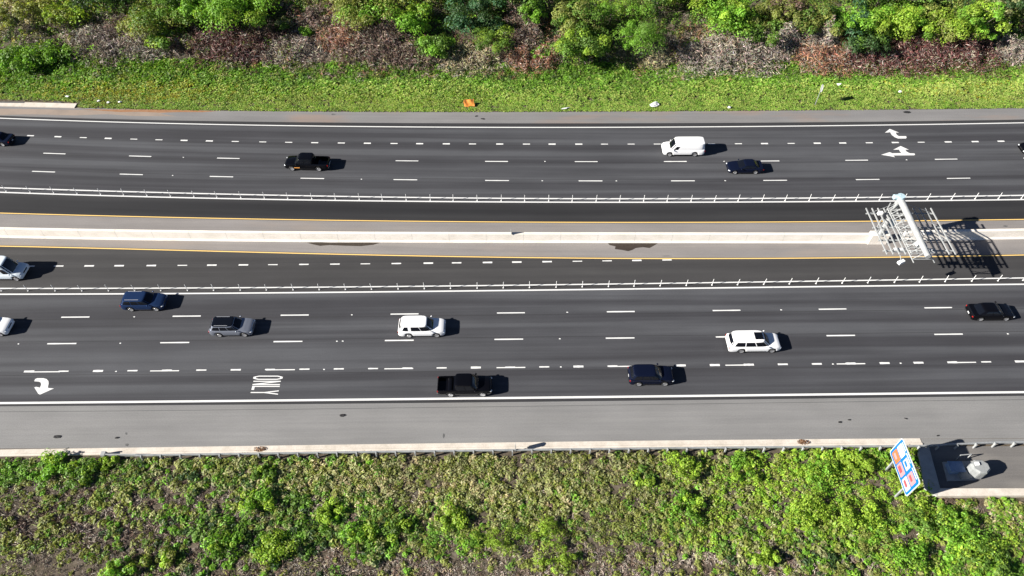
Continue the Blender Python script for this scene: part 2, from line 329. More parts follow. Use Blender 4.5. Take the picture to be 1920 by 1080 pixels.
def marking(name, pts, org, sc, road, z=.008):
    V = []
    for x, y in pts: q = P(org[0]+x/sc, org[1]+y/sc); V.append((q[0], q[1], z))
    me = bpy.data.meshes.new(name); bm = bmesh.new(); f = bm.faces.new([bm.verts.new(v) for v in V]); bm.normal_update()
    if f.normal.z < 0: f.normal_flip()
    bmesh.ops.triangulate(bm, faces=bm.faces[:]); bm.to_mesh(me); bm.free(); link(name, me, M['paint_white'], road)
marking('turn_arrow', [(375,385),(400,320),(460,295),(640,295),(730,320),(785,380),(790,460),(765,570),(800,580),(945,592),(540,770),(490,745),(375,560),(430,545),(540,570),(575,480),(560,420),(510,395)], (40,690), 15.43, lo_road)
marking('turn_arrow', [(450,290),(590,180),(860,290),(760,285),(790,350),(850,390),(1060,390),(1080,420),(1060,460),(830,460),(740,425),(650,360),(600,275),(540,285)], (1630,230), 15.43, up_road)
marking('straight_and_turn_arrow', [(340,930),(580,855),(640,870),(640,885),(930,880),(880,830),(860,780),(690,785),(905,675),(1145,785),(1035,780),(1080,840),(1170,885),(1300,890),(1325,915),(1300,945),(690,950),(745,1000),(560,965)], (1630,230), 15.43, up_road)
def letter(strokes, cx, cy, road, wl=2.85, wd=.40, ang=0.0, t=.125):
    """painted letter: strokes in letter space (a across 0..1, h along 0..1), tops point along +X"""
    mb = MB()
    for (a0, h0), (a1, h1) in strokes:
        x0, y0, x1, y1 = (h0-.5)*wl, (.5-a0)*wd, (h1-.5)*wl, (.5-a1)*wd
        dx, dy = x1-x0, y1-y0; l = math.hypot(dx, dy); nx, ny = -dy/l*t/2, dx/l*t/2
        if abs(dy) > abs(dx): nx *= 2.2; ny *= 2.2
        ex, ey = dx/l*.03, dy/l*.03; mb.z = 0
        mb.add([(cx+x0-ex+nx, cy+y0-ey+ny, .008+len(mb.f)*.0006), (cx+x0-ex-nx, cy+y0-ey-ny, .008+len(mb.f)*.0006), (cx+x1+ex-nx, cy+y1+ey-ny, .008+len(mb.f)*.0006), (cx+x1+ex+nx, cy+y1+ey+ny, .008+len(mb.f)*.0006)], [(0, 1, 2, 3)])
    mb.build('painted_letter', M['paint_white'], road)
O_ = [((.0,.15),(.0,.85)),((.0,.85),(.28,1)),((.28,1),(.72,1)),((.72,1),(1,.85)),((1,.85),(1,.15)),((1,.15),(.72,0)),((.72,0),(.28,0)),((.28,0),(0,.15))]
N_ = [((0,0),(0,1)),((0,1),(1,0)),((1,0),(1,1))]; L_ = [((0,0),(0,1)),((0,.04),(1,.04))]; Y_ = [((.5,0),(.5,.5)),((.5,.5),(0,1)),((.5,.5),(1,1))]
for s, u, v in ((O_, 502.5, 708.3), (N_, 500, 718), (L_, 498, 727.5), (Y_, 496, 736)):
    q = P(u, v); letter(s, q[0], q[1], lo_road)
# wet patches at the foot of the median wall, rubber scraps and stains on the shoulders
def patch(name, pts, mat, z, road):
    V = [(*P(u, v)[:2], z) for u, v in pts]; me = bpy.data.meshes.new(name); bm = bmesh.new(); f = bm.faces.new([bm.verts.new(v) for v in V]); bm.normal_update()
    if f.normal.z < 0: f.normal_flip()
    bmesh.ops.triangulate(bm, faces=bm.faces[:]); bm.to_mesh(me); bm.free(); link(name, me, M[mat], road)
patch('damp_stain', [(575,455),(600,454),(620,455.5),(715,454.5),(700,459),(676,461.5),(640,460.5),(618,459.5),(600,461),(588,458.5)], 'damp', .005, in_lo)
patch('damp_stain', [(1139,455),(1235,455),(1228,459.5),(1218,465),(1205,463.5),(1192,465),(1186,468.5),(1178,471),(1165,468.5),(1153,467),(1154,462),(1143,459.5)], 'damp', .005, in_lo)
for k, (u, v, w_, h_, rd) in enumerate(((625,214.5,9,3,sh_top),(238,834,9,7,lo_sh),(237,813,5,6,lo_sh),(832,817,4,12,lo_sh),(1250,480,22,1.3,in_lo),(1885,424,12,3,in_up),(1830,499,10,2,lo_exp))):
    patch('dark_stain', [(u+w_/2*math.cos(t)*random.uniform(.6, 1.1), v+h_/2*math.sin(t)*random.uniform(.6, 1.1)) for t in np.linspace(0, 2*math.pi, 11)[:-1]], 'oil_stain', .005, rd)
patch('dust_wash', [(-60,203),(60,204.5),(140,206),(250,207),(330,208.5),(300,213),(330,218),(250,217.5),(200,214),(140,216.5),(60,214),(0,216),(-60,212)], 'dust', .003, sh_top)
patch('rust_stain', [(150,204.6),(200,205.2),(255,205.4),(300,205.6),(350,206.6),(410,208.2),(380,210.4),(340,210.2),(300,211.2),(262,209.6),(225,210.2),(190,207.6)], 'orange_soil', .005, sh_top)

# ------------------------------------------------------------------ kerbs
def loft(name, curve, prof, x0, x1, mat, parent=None, step=1.5, smooth=False):
    """a cross-section (y offset towards +Y, z) drawn along a road curve, closed at the ends"""
    xs = np.linspace(x0, x1, max(2, int((x1-x0)/step)+1)); n = len(prof); V, F = [], []
    for x in xs:
        y = float(curve(x))
        for a, z in prof: V.append((x, y+a, z))
    for i in range(len(xs)-1):
        for k in range(n):
            a, b = i*n+k, i*n+(k+1) % n; F.append((a, b, b+n, a+n))
    F.append(tuple(range(n))); F.append(tuple(range(len(V)-1, len(V)-n-1, -1)))
    return mk(name, V, F, M[mat], parent, smooth)
kx1 = P(1727, 828)[0]; kw = 0.72
tag(loft('kerb', C['kerb_bot'], [(-.06, -.2), (-.06, .10), (.14, .12), (.20, .04), (.70, .03), (.80, -.2)], -90, kx1, 'concrete_kerb'), kind='structure')
q0, q1 = P(-120, 190)[0], P(143, 198)[0]
kt = Curve([(-40,197.5),(0,199),(70,200.5),(143,202)], deg=1)
tag(loft('kerb', kt, [(-.12, -.2), (-.10, .10), (.9, .12), (1.05, -.2)], q0, q1, 'concrete_kerb'), kind='structure')
for u in (22, 109): patch('drain_slot', [(u-(26 if u < 50 else 7), 191.5), (u+(26 if u < 50 else 7), 192), (u+(24 if u < 50 else 6), 194.5), (u-(24 if u < 50 else 8), 194)], 'oil_stain', .128, bpy.data.objects['kerb.001'])

# ------------------------------------------------------------------ median barrier
BPROF = [(0, -.05), (.0, .08), (.14, .30), (.22, 1.32), (.60, 1.32), (.68, .30), (.82, .08), (.82, -.05)]
b = loft('median_barrier', C['bar_l'], BPROF, -90, P(1640, 450)[0], 'concrete_barrier'); tag(b, 'long white concrete median wall left of the steel gantry', 'barrier', 'median walls')
for k in range(28):
    x = -86+k*4.6
    if x < 43: mk('wall_joint', [(x, float(C['bar_l'](x))+a-(.004 if a < .35 else -.004), z+(.004 if z > 1 else 0)) for a, z in BPROF[1:7]]+[(x+.02, float(C['bar_l'](x))+a-(.004 if a < .35 else -.004), z+(.004 if z > 1 else 0)) for a, z in BPROF[1:7]], [(i, i+1, i+7, i+6) for i in range(5)], M['concrete_grey'], b)
b = loft('median_barrier', C['bar_r'], BPROF, P(1690, 450)[0], 90, 'concrete_barrier'); tag(b, 'shorter white concrete median wall right of the steel gantry', 'barrier', 'median walls')

# ------------------------------------------------------------------ guardrail at the bottom verge
gc = lambda x: C['kerb_bot'](x)-.42+np.clip((np.asarray(x)-40)*.045, 0, .35)
gx0, gx1 = P(262, 850)[0], 78
gr = empty('guardrail', (0, 0, 0)); tag(gr, 'galvanised steel guardrail along the weedy verge below the lower shoulder', 'guardrail')
loft('rail', gc, [(-.04, .45), (.04, .48), (.04, .53), (-.02, .57), (-.02, .62), (.05, .66), (.05, .71), (-.04, .75), (-.09, .70), (-.09, .5)], gx0, gx1, 'galvanised', gr)
pm = MB().box((0, 0, .33), (.12, .16, .80)).box((0, .10, .60), (.10, .14, .32)); pme = None
x = gx0+.6
while x < gx1:
    if pme is None: po = pm.build('post', M['galvanised_bright'], gr); pme = po.data
    else: po = link('post', pme, None, gr)
    po.location = (x, float(gc(x))-.22, 0); x += 1.905
e0 = float(gc(gx0))
mb = MB(); mb.box((gx0-1.5, e0+.05, .52), (3.1, .10, .38)); mb.box((gx0-3.2, e0+.16, .45), (.5, .55, .55), top=.8)
mb.build('end_terminal', M['galvanised_bright'], gr)
# brown leaf litter caught on the kerb
for u, v, lab in ((487, 842, 'brown leaf litter heaped on the kerb left of the middle'), (1506, 829, 'brown leaf litter heaped on the kerb left of the blue sign')):
    q = P(u, v, .12); mb = MB()
    for k in range(90):
        a = random.uniform(0, 6.28); r = random.random()**.6; c = (q[0]+.62*r*math.cos(a), q[1]+.28*r*math.sin(a), .13+.14*(1-r)*random.random()); s = random.uniform(.05, .11)
        d1 = Vector((random.gauss(0, 1), random.gauss(0, 1), random.gauss(0, .5))).normalized()*s; d2 = d1.cross(Vector((random.gauss(0, .3), random.gauss(0, .3), 1))).normalized()*s*.6
        c = Vector(c); mb.add([c-d1, c-d2, c+d1, c+d2], [(0, 1, 2, 3)])
    tag(mb.build('leaf_litter', M['dead_leaves']), lab, 'leaf litter', kind='stuff')

# ------------------------------------------------------------------ delineator posts
def post_mesh():
    mb = MB(); mb.tube((0, 0, 0), (0, 0, .05), .10, .085, 12); mb.tube((0, 0, .05), (0, 0, 1.02), .037, .034, 10); mb.tube((0, 0, 1.02), (0, 0, 1.06), .040, .022, 10)
    return mb
post0 = None
def posts(us, vs_, group, rowname):
    global post0
    for k, (u, v) in enumerate(zip(us, vs_)):
        q = P(u, v)
        if post0 is None: o = post_mesh().build('delineator_post', M['paint_white'], smooth=True, sharp=40); post0 = o.data
        else: o = link('delineator_post', post0, None)
        o.location = (q[0], q[1], .006); o.rotation_euler = (random.gauss(0, .02), random.gauss(0, .03), random.uniform(0, 6))
        tag(o, f'white delineator post in the {rowname} row, {ordinal(k+1)} from the left', 'post', group)
ux = [12,57,101,145,189,232,276,320,364,407,452,496,540,585,629,674,717,762,807,850,895,940,984,1029,1073,1118,1162,1207,1251,1296,1340,1384,1429,1472,1517,1561,1605,1649,1694,1739,1784,1828,1872,1915]
def vof(c, u, d):      # image row of a curve at column u, d px below it
    lo, hi = 150., 900.
    for _ in range(40):
        m_ = (lo+hi)/2; q = P(u, m_)
        if q[1] > float(c(q[0])): lo = m_
        else: hi = m_
    return lo+d
posts(ux, [vof(C['u_b'], u, -2.2) for u in ux], 'posts along the upper express lane', 'upper')
lx = [3,53,104,154,204,253,302,352,401,451,500,550,599,648,697,747,796,845,895,944,993,1043,1092,1141,1189,1238,1287,1335,1383,1432,1480,1530,1579,1627,1677,1724,1772,1822,1871,1918]
posts(lx, [vof(C['l_a'], u, 4.6) for u in lx], 'posts along the lower express lane', 'lower')

# ------------------------------------------------------------------ kilometre markers
def km_marker(x, y, z, h, lab):
    e = empty('kilometre_marker', (x, y, z)); tag(e, lab, 'marker', 'kilometre markers')
    MB().tube((0, 0, 0), (0, 0, h), .03, .03, 8).build('post', M['galvanised'], e)
    mb = MB(); V = [(0.035, -.24, h-.75), (0.035, .24, h-.75)]+[(0.035, .24*math.cos(t), h+.0+.2*math.sin(t)) for t in np.linspace(0, math.pi, 9)]
    n = len(V); mb.add(V+[(v[0]+.012, v[1], v[2]) for v in V], [tuple(range(n)), tuple(range(2*n-1, n-1, -1))]+[(k, (k+1) % n, n+(k+1) % n, n+k) for k in range(n)])
    mb.build('panel', M['galvanised'], e)
q = P(966, 838); km_marker(q[0], float(gc(q[0]))+.12, 0, 1.5, 'slim kilometre marker beside the guardrail, seen edge on')
x = P(958, 445)[0]; km_marker(x, float(C['bar_l'](x))+.35, 1.2, .9, 'slim kilometre marker on top of the median wall')

# ------------------------------------------------------------------ vehicles
def interp(pts, x):
    xs = [p[0] for p in pts]; return float(np.interp(x, xs, [p[1] for p in pts]))
def sstep(t): t = min(1, max(0, t)); return t*t*(3-2*t)
def vehicle(name, label, cat, s, u, v, curve, heading, group='vehicles on the highway'):
    """u, v: image point on the road midway between the near wheels; heading +1 runs to the right, -1 to the left"""
    q = P(u, v); a = curve.ang(q[0]); Lh, W = s['L']/2, s['W']; r = s.get('r', .35); tr = W/2-.12
    c = Vector((q[0], q[1]+tr*math.cos(a)+.08, 0)); rz = a+(0 if heading > 0 else math.pi)
    wx = s['wheels']; shift = (wx[0]+wx[1])/2*(1 if heading > 0 else -1); c.x -= shift*math.cos(a); c.y -= shift*math.sin(a)
    e = empty(name, c, rz); tag(e, label, cat, group)
    paintm = M[s['paint']]; top = s['top']; gcz = s.get('clear', .24); Ra = r+.07
    # body, drawn as sections from nose to tail with wheel arches cut into the lower edge
    xs = set(np.linspace(-Lh, Lh, 34).tolist())
    for w_ in wx: xs |= set((w_+Ra*np.cos(np.linspace(0, math.pi, 13))).tolist())
    for t in (.015, .05, .11, .2, .32): xs |= {Lh-t, -Lh+t}
    bed = s.get('bed')
    if bed: xs |= {bed[0], bed[0]-.012, bed[1], bed[1]+.012}
    xs = sorted(xs); xs = [x for k, x in enumerate(xs) if k == 0 or x-xs[k-1] > .006]
    V, F = [], []
    for x in xs:
        tf = max(0, (x-(Lh-.75))/.75); tb = max(0, (-Lh+.55-x)/.55)
        hw = W/2*(1-s.get('nose', .15)*tf**2.3-.10*tb**2.5)
        zt = interp(top, x); zb = gcz+.10*tf**3+.12*tb**3
        ef = max(0, 1-(Lh-x)/.16) if Lh-x < .16 else 0; eb = max(0, 1-(Lh+x)/.12) if Lh+x < .12 else 0; e_ = max(ef, eb)
        zt -= .16*e_*e_; zb += .10*e_*e_; hw *= 1-.05*e_*e_
        arch = 0
        for w_ in wx:
            d = abs(x-w_)
            if d < Ra: arch = max(arch, r+math.sqrt(max(0, Ra*Ra-d*d)))
        zs = zt-.07; zl = max(zb, min(arch, zs-.12)) if arch else zb
        zm = zl+.5*(zs-zl)
        inbed = bed and bed[1]+.005 < x < bed[0]-.005
        zi = s['bed_floor'] if inbed else zt+.012
        half = [(0, zl), (hw*.80, zl), (hw*.955, zl+.02), (hw*.995, zl+.3*(zs-zl)), (hw, zm), (hw*.985, zs-.06), (hw*.955, zs+.02), (hw*.93, zt), (hw*.93-.07 if bed else hw*.82, zt+(0 if inbed else .008)), (hw*.93-.075 if bed else hw*.6, zi), (0, zi+(0 if inbed else .012))]
        n = len(half); ring = half+[(-y, z) for y, z in half[-2:0:-1]]
        for y, z in ring: V.append((x, y, z))
    m_ = len(ring)
    for i in range(len(xs)-1):
        for k in range(m_):
            A, B = i*m_+k, i*m_+(k+1) % m_; F.append((A, A+m_, B+m_, B))
    F.append(tuple(range(m_))); F.append(tuple(range(len(V)-1, len(V)-m_-1, -1)))
    mk('body', V, F, paintm, e, True, 38)
    # cabin: rings of a rounded rectangle from belt to roof
    g = s['cab']; xA, xB, xC, xD = g['x']; zb, zr = g['belt'], g['roof']; wb, wr = W/2*.94, W/2*g.get('wr', .76); nx = g.get('n', 6.0)
    def lev(t):
        tt = t; k = .12*math.sin(math.pi*tt)
        return (xA+(xB-xA)*tt+k*(.35 if xA-xB > .3 else .1), xD+(xC-xD)*tt-k*.25, wb+(wr-wb)*tt+.03*math.sin(math.pi*tt), zb+(zr-.03-zb)*tt)
    NR = 48
    def ringpts(x1, x0, hw, z, grow=0.0):
        xc, aa = (x0+x1)/2, (x1-x0)/2+grow; bb = hw+grow; o_ = []
        for k in range(NR):
            t = 2*math.pi*k/NR; ct, st = math.cos(t), math.sin(t); rr = (abs(ct)**nx+abs(st)**nx)**(-1/nx)
            o_.append((xc+aa*rr*ct, bb*rr*st, z))
        return o_
    V, F = [], []; lv = [0, .2, .4, .6, .8, .93, 1.0]
    for t in lv: V += ringpts(*lev(t))
    for i in range(len(lv)-1):
        for k in range(NR): A, B = i*NR+k, i*NR+(k+1) % NR; F.append((A, B, B+NR, A+NR))
    mk('cabin', V, F, M[g.get('pillar', s['paint'])], e, True, 50)
    x1, x0, hw, z = lev(1.0); V, F = ringpts(x1, x0, hw, z-.002, .004), []
    for ins, dz in ((.045, .022), (.12, .034), (.35, .045)): V += ringpts(x1-ins, x0+ins, hw-ins, z+dz)
    for i in range(3):
        for k in range(NR): A, B = i*NR+k, i*NR+(k+1) % NR; F.append((A, B, B+NR, A+NR))
    F.append(tuple(range(3*NR, 4*NR))); mk('roof', V, F, M[g.get('roofpaint', s['paint'])], e, True, 60)
    def glass(nm, side, s0, s1, t0, t1, mat='glass', grow=.012, n=9, slant=(0, 0)):
        V, F = [], []
        for j in range(5):
            t = t0+(t1-t0)*j/4; fx, rx, hw, z = lev(t); xc, aa, bb = (fx+rx)/2, (fx-rx)/2+grow, hw+grow
            for i in range(n):
                f_ = i/(n-1); a0, a1 = s0+slant[0]*j/4, s1+slant[1]*j/4; ss = a0+(a1-a0)*f_; kk = max(0, 1-abs(ss)**nx)**(1/nx)
                if side in 'FB': V.append((xc+aa*kk*(1 if side == 'F' else -1), bb*ss, z))
                else: V.append((xc+aa*ss, bb*kk*(1 if side == 'L' else -1), z))
        for j in range(4):
            for i in range(n-1):
                A = j*n+i; F.append((A, A+1, A+n+1, A+n) if side in 'FR' else (A, A+n, A+n+1, A+1))
        mk(nm, V, F, M[mat], e, True)
    glass('windscreen', 'F', -.90, .90, .05, .94)
    if g.get('rear', True): glass('rear_window', 'B', -.84, .84, *(g.get('rear_t', (.2, .9))))
    for sd in 'LR':
        for s0, s1, sl0, sl1 in g['win']: glass('side_window', sd, s0, s1, g.get('wt', (.12, .88))[0], g.get('wt', (.12, .88))[1], slant=(sl0, sl1))
    if g.get('rails'):
        for sd in (-1, 1): MB().tube((x1-.5, sd*(hw-.12), z+.07), (x0+.35, sd*(hw-.12), z+.07), .022, n=6).build('roof_rail', M[g['rails']], e)
    if g.get('sunroof'):
        a0, a1, hh, mt = g['sunroof']; MB().box(((a0+a1)/2, 0, z+.05), (a1-a0, hh*2, .022)).build('sunroof', M[mt], e)
    # wheels
    prof = [(0, .0), (r*.55, .0), (r*.9, .02), (r, .06), (r, .17), (r*.9, .22), (r*.5, .22)]
    def lathe(pr, n=22):
        V, F = [], []
        for k in range(n):
            t = 2*math.pi*k/n
            for rr, y in pr: V.append((rr*math.cos(t), y, rr*math.sin(t)))
        p_ = len(pr)
        for k in range(n):
            for i in range(p_-1): A = k*p_+i; B = ((k+1) % n)*p_+i; F.append((A, A+1, B+1, B))
        return V, F
    tyre_me = rim_me = hub_me = None
    for w_ in wx:
        for sd in (-1, 1):
            hb = link('wheel', hub_me, None, e) if hub_me else mk('wheel', *lathe([(0, .03), (r*.5, .03), (r*.5, .2), (0, .2)], 14), M['trim_black'], e)
            hub_me = hb.data; hb.location = (w_, sd*(W/2-.005), r); hb.rotation_euler = (0, 0, 0 if sd < 0 else math.pi)
            ty = link('tyre', tyre_me, None, hb) if tyre_me else mk('tyre', *lathe([(r*.60, .015), (r*.72, -.002), (r*.93, .01), (r, .05), (r, .18), (r*.92, .22), (r*.6, .22)]), M['tyre'], hb, True, 40)
            tyre_me = ty.data
            if rim_me is None:
                mb = MB(); V, F = lathe([(r*.50, .02), (r*.66, .0), (r*.68, .012), (r*.68, .05)], 22); mb.add(V, F)
                for k in range(6):
                    t = 2*math.pi*k/6; dx, dz = math.cos(t), math.sin(t); px, pz = -dz, dx
                    mb.add([(dx*.03+px*.045, .016, dz*.03+pz*.045), (dx*.03-px*.045, .016, dz*.03-pz*.045), (dx*r*.6-px*.05, .006, dz*r*.6-pz*.05), (dx*r*.6+px*.05, .006, dz*r*.6+pz*.05)], [(0, 1, 2, 3)])
                rm = mb.build('rim', M['rim_alloy'], hb, True, 40); rim_me = rm.data
            else: link('rim', rim_me, None, hb)
    # lamps, mirrors, bumper trim, plates
    zf = interp(top, Lh-.25); zk = interp(top, -Lh+.1)
    for sd in (-1, 1):
        MB().ball((Lh-.20, sd*W*.385, zf-.17), (.22, .17, .085)).build('headlight', M['lamp_clear'], e, True)
        tz = (zk-.22) if not bed else zk-.2
        MB().box((-Lh+.07, sd*W*.425, tz), (.15, .14, .20 if s.get('tall', True) else .12)).build('taillight', M['lamp_red'], e)
        MB().ball((xA-.30, sd*(W/2+.07), zb+.10), (.10, .13, .085)).build('mirror', M[s.get('mirror', s['paint'])], e, True)
    MB().box((Lh-.075, 0, gcz+.19), (.12, W*.62, .16)).build('lower_grille', M['trim_black'], e)
    MB().box((Lh-.055, 0, zf-.20), (.07, W*.40, .15)).build('grille', M['trim_black'], e)
    MB().box((-Lh-.004, 0, tz-.22 if not bed else gcz+.30), (.03, .32, .16)).build('number_plate', M['sign_white'], e)
    MB().box((-Lh+.03, 0, gcz+.20), (.12, W*.80, .14)).build('rear_bumper', M[s.get('bumper', 'trim_black')], e)
    for sd in (-1, 1): MB().box((0.02, sd*(W/2-.05), gcz+.05), (abs(wx[0]-wx[1])-2*Ra-.05, .09, .07)).build('sill', M['trim_black'], e)
    return e
def suv(paint_, Ln, W=1.95, H=1.78, wb=2.9, **k):
    h = Ln/2; f = h-.95; g = dict(x=(h-1.28, h-2.02, -h+.42, -h+.06), belt=1.10, roof=H, win=[(.86, .34, -.02, 0), (.29, -.22, 0, 0), (-.28, -.80, 0, .04)], rear_t=(.25, .88)); g.update(k.pop('cab', {}))
    d = dict(L=Ln, W=W, r=.37, wheels=(f, f-wb), paint=paint_, clear=.26, cab=g, top=[(-h, 1.04), (-h+.05, 1.12), (h-1.30, 1.12), (h-.85, 1.08), (h-.35, .99), (h-.1, .90), (h, .80)]); d.update(k); return d
def sedan(paint_, Ln, W=1.84, H=1.45, wb=2.8, **k):
    h = Ln/2; f = h-.92; g = dict(x=(h-1.35, h-2.15, -h+1.25, -h+.55), belt=.93, roof=H, wr=.70, win=[(.70, .10, -.10, 0), (.05, -.66, 0, .10)], rear_t=(.1, .9)); g.update(k.pop('cab', {}))
    d = dict(L=Ln, W=W, r=.33, wheels=(f, f-wb), paint=paint_, clear=.19, tall=False, cab=g, top=[(-h, .88), (-h+.08, .97), (-h+.6, .98), (h-1.3, .95), (h-.8, .88), (h-.3, .78), (h-.08, .70), (h, .62)]); d.update(k); return d
def pickup(paint_, Ln, W=1.98, H=1.88, wb=3.6, bedl=1.75, **k):
    h = Ln/2; f = h-.98; rb = -h+.10+bedl; g = dict(x=(h-1.40, h-2.05, rb+.22, rb+.08), belt=1.14, roof=H, win=[(.74, .04, -.05, 0), (-.02, -.80, 0, 0)], rear_t=(.2, .85), n=7.0); g.update(k.pop('cab', {}))
    d = dict(L=Ln, W=W, r=.39, wheels=(f, f-wb), paint=paint_, clear=.34, nose=.12, bed=(rb, -h+.09), bed_floor=.72, bumper='rim_alloy', cab=g, top=[(-h, 1.12), (-h+.05, 1.14), (h-1.4, 1.16), (h-.9, 1.14), (h-.3, 1.08), (h-.1, 1.0), (h, .92)]); d.update(k); return d
def van(paint_, Ln, W=2.02, H=2.10, wb=3.5, **k):
    h = Ln/2; f = h-.92; g = dict(x=(h-.95, h-1.62, -h+.16, -h+.02), belt=1.12, roof=H, wr=.84, n=8.0, win=[(.86, .60, -.05, 0)], wt=(.08, .62), rear_t=(.35, .8)); g.update(k.pop('cab', {}))
    d = dict(L=Ln, W=W, r=.37, wheels=(f, f-wb), paint=paint_, clear=.30, nose=.14, cab=g, top=[(-h, 1.10), (-h+.05, 1.14), (h-.95, 1.14), (h-.6, 1.10), (h-.2, 1.0), (h, .86)]); d.update(k); return d
vehicle('dark_sedan', 'dark navy sedan leaving the picture at the upper left edge', 'car', sedan('car_navy', 4.8), -10, 274, C['u_dots'], -1)
p2 = vehicle('black_pickup', 'black pickup truck heading left with open bed and orange side lamp', 'pickup truck', pickup('car_black', 5.95, wb=3.65), 574, 321, C['u_row3'], -1)
MB().box((1.25, 1.0, .62), (.75, .03, .10)).build('side_lamp', M['lamp_amber'], p2)
vehicle('white_van', 'white windowless cargo van heading left', 'van', van('car_white', 5.75), 1278, 294, C['u_row2'], -1)
vehicle('navy_sedan', 'dark navy sedan just below and right of the white van', 'car', sedan('car_navy', 4.75), 1396, 327, C['u_row3'], -1)
vehicle('black_car', 'black car entering the picture at the upper right edge', 'car', sedan('car_black', 4.8, mirror='rim_alloy'), 1946, 291, C['u_row2'], -1)
vehicle('pale_truck', 'tall pale blue van entering at the left edge on the lower express lane', 'van', van('car_pale', 6.0, W=2.1, H=2.45, wb=3.7, cab=dict(x=(2.05, 1.25, -2.8, -2.95))), 4, 527, C['l_a'], 1)
vehicle('white_car', 'white car only its nose showing at the left edge', 'car', suv('car_white', 4.7, H=1.68, wb=2.75), -20, 631, C['l_row1'], 1)
vehicle('blue_suv', 'metallic blue sport utility vehicle beside the lower separator line', 'car', suv('car_blue', 4.85, H=1.70, wb=2.85, cab=dict(rails='rim_alloy')), 271, 584, C['l_row1'], 1)
vehicle('silver_suv', 'silver sport utility vehicle with a black glass roof', 'car', suv('car_silver', 4.75, H=1.68, wb=2.8, bumper='car_silver', cab=dict(roofpaint='glass', rails='rim_alloy')), 436, 632, C['l_row2'], 1)
vehicle('white_suv', 'white sport utility vehicle with plain white roof in the lower middle lane', 'car', suv('car_white', 5.2, W=2.0, H=1.82, wb=3.08, cab=dict(win=[(.88, .36, -.02, 0), (.32, -.24, 0, 0), (-.42, -.78, -.04, .06)], rails='car_white')), 793, 633, C['l_row2'], 1)
vehicle('sunroof_suv', 'long white sport utility vehicle with a black sunroof', 'car', suv('car_white', 5.75, W=2.04, H=1.85, wb=3.35, cab=dict(sunroof=(-.15, .75, .48, 'glass'))), 1417, 662, C['l_row2'], 1)
vehicle('black_pickup', 'black pickup truck heading right beside the lower edge line', 'pickup truck', pickup('car_black', 5.7, wb=3.35, bedl=1.6), 875, 744, C['l_white'], 1)
vehicle('navy_suv', 'very dark navy sport utility vehicle in the bottom lane', 'car', suv('car_navy', 4.7, H=1.70, wb=2.75), 1221, 724, C['l_white'], 1)
vehicle('black_sedan', 'black sedan near the right edge in the upper of the lower lanes', 'car', sedan('car_black', 4.95, W=1.88, H=1.48, wb=2.9), 1860, 602, C['l_row1'], 1)

# ------------------------------------------------------------------ steel gantry over the median
tx, ty = 45.3, float(C['bar_l'](45.0))+.35
tw = empty('steel_gantry', (tx, ty, 0)); tag(tw, 'galvanised steel toll gantry on one pole with a hanging grid frame', 'gantry')
MB().box((0, 0, .75), (2.3, .95, 1.5), top=.92).build('pedestal', M['concrete_barrier'], tw)
mb = MB(); mb.tube((0, 0, 1.5), (0, 0, 7.3), .36, .30, 16); mb.tube((0, 0, 1.5), (0, 0, 1.58), .55, .55, 16); mb.build('pole', M['galvanised_bright'], tw, True, 40)
mb = MB(); mb.tube((0, 0, 7.25), (0, 0, 7.75), .46, .44, 16); mb.tube((-.75, .1, 7.45), (0, .1, 7.45), .3, .34, 12); mb.build('pole_head', M['tower_blue'], tw, True, 40)
AR = -8.9
mb = MB(); mb.tube((.12, .4, 7.15), (.12, AR, 6.95), .40, .30, 16); mb.build('arm', M['galvanised_bright'], tw, True, 40)
mb = MB()
for k in range(9):
    y0, y1 = -.6-k*.92, -.6-(k+1)*.92; s_ = 1 if k % 2 else -1
    mb.tube((-1.05, y0, 6.0), (-.25, y1, 6.9), .035, n=6); mb.tube((1.25, y1, 6.0), (.45, y0, 6.9), .035, n=6)
mb.tube((-1.05, -.3, 6.0), (-1.05, AR, 6.0), .06, n=8); mb.tube((1.25, -.3, 6.0), (1.25, AR, 6.0), .06, n=8)
for k in range(10):
    y0 = -.45-k*.88; mb.tube((-1.05, y0, 6.0), (1.25, y0, 6.0), .05, n=6); mb.tube((-1.05, y0, 6.0), (-.2, y0, 6.95), .04, n=6); mb.tube((1.25, y0, 6.0), (.42, y0, 6.95), .04, n=6)
mb.build('arm_bracing', M['galvanised_bright'], tw)
mb = MB()
for k in range(4): mb.tube((-.95, -.2, 2.0+k*1.2), (.0, 0, 3.0+k*1.2), .05, n=6); mb.tube((-.95, -.2, 2.0+k*1.2), (-.95, -.2, 3.2+k*1.2), .06, n=6)
mb.build('ladder', M['galvanised_bright'], tw)
MB().box((.83, -3.5, 6.3), (.05, 6.4, .05)).build('handrail', M['galvanised_bright'], tw)
GZ_ = 5.5; gxs = np.linspace(-3.2, 4.5, 12); gy0, gy1 = .25, -7.2
for x in gxs: MB().box((x, (gy0+gy1)/2, GZ_), (.11, gy0-gy1, .12)).build('grid_bar', M['galvanised_bright'], tw)
for y in (-.55, -2.9, -4.9, -6.55): MB().box(((gxs[0]+gxs[-1])/2, y, GZ_-.125), (gxs[-1]-gxs[0]+.4, .16, .12)).build('grid_rail', M['galvanised_bright'], tw)
mb = MB()
for y in (-.55, -2.9, -4.9, -6.55):
    for x in (-.9, 1.1): mb.tube((x, y, GZ_), (x*.4, y, 6.9), .045, n=6)
for x, y in ((4.3, -.55), (4.3, -2.9), (4.3, -4.9), (-3.0, -.55), (-3.0, -4.9)): mb.tube((x, y, GZ_), (.1, y*.55, 7.1), .018, n=5)
mb.build('hanger', M['galvanised'], tw)
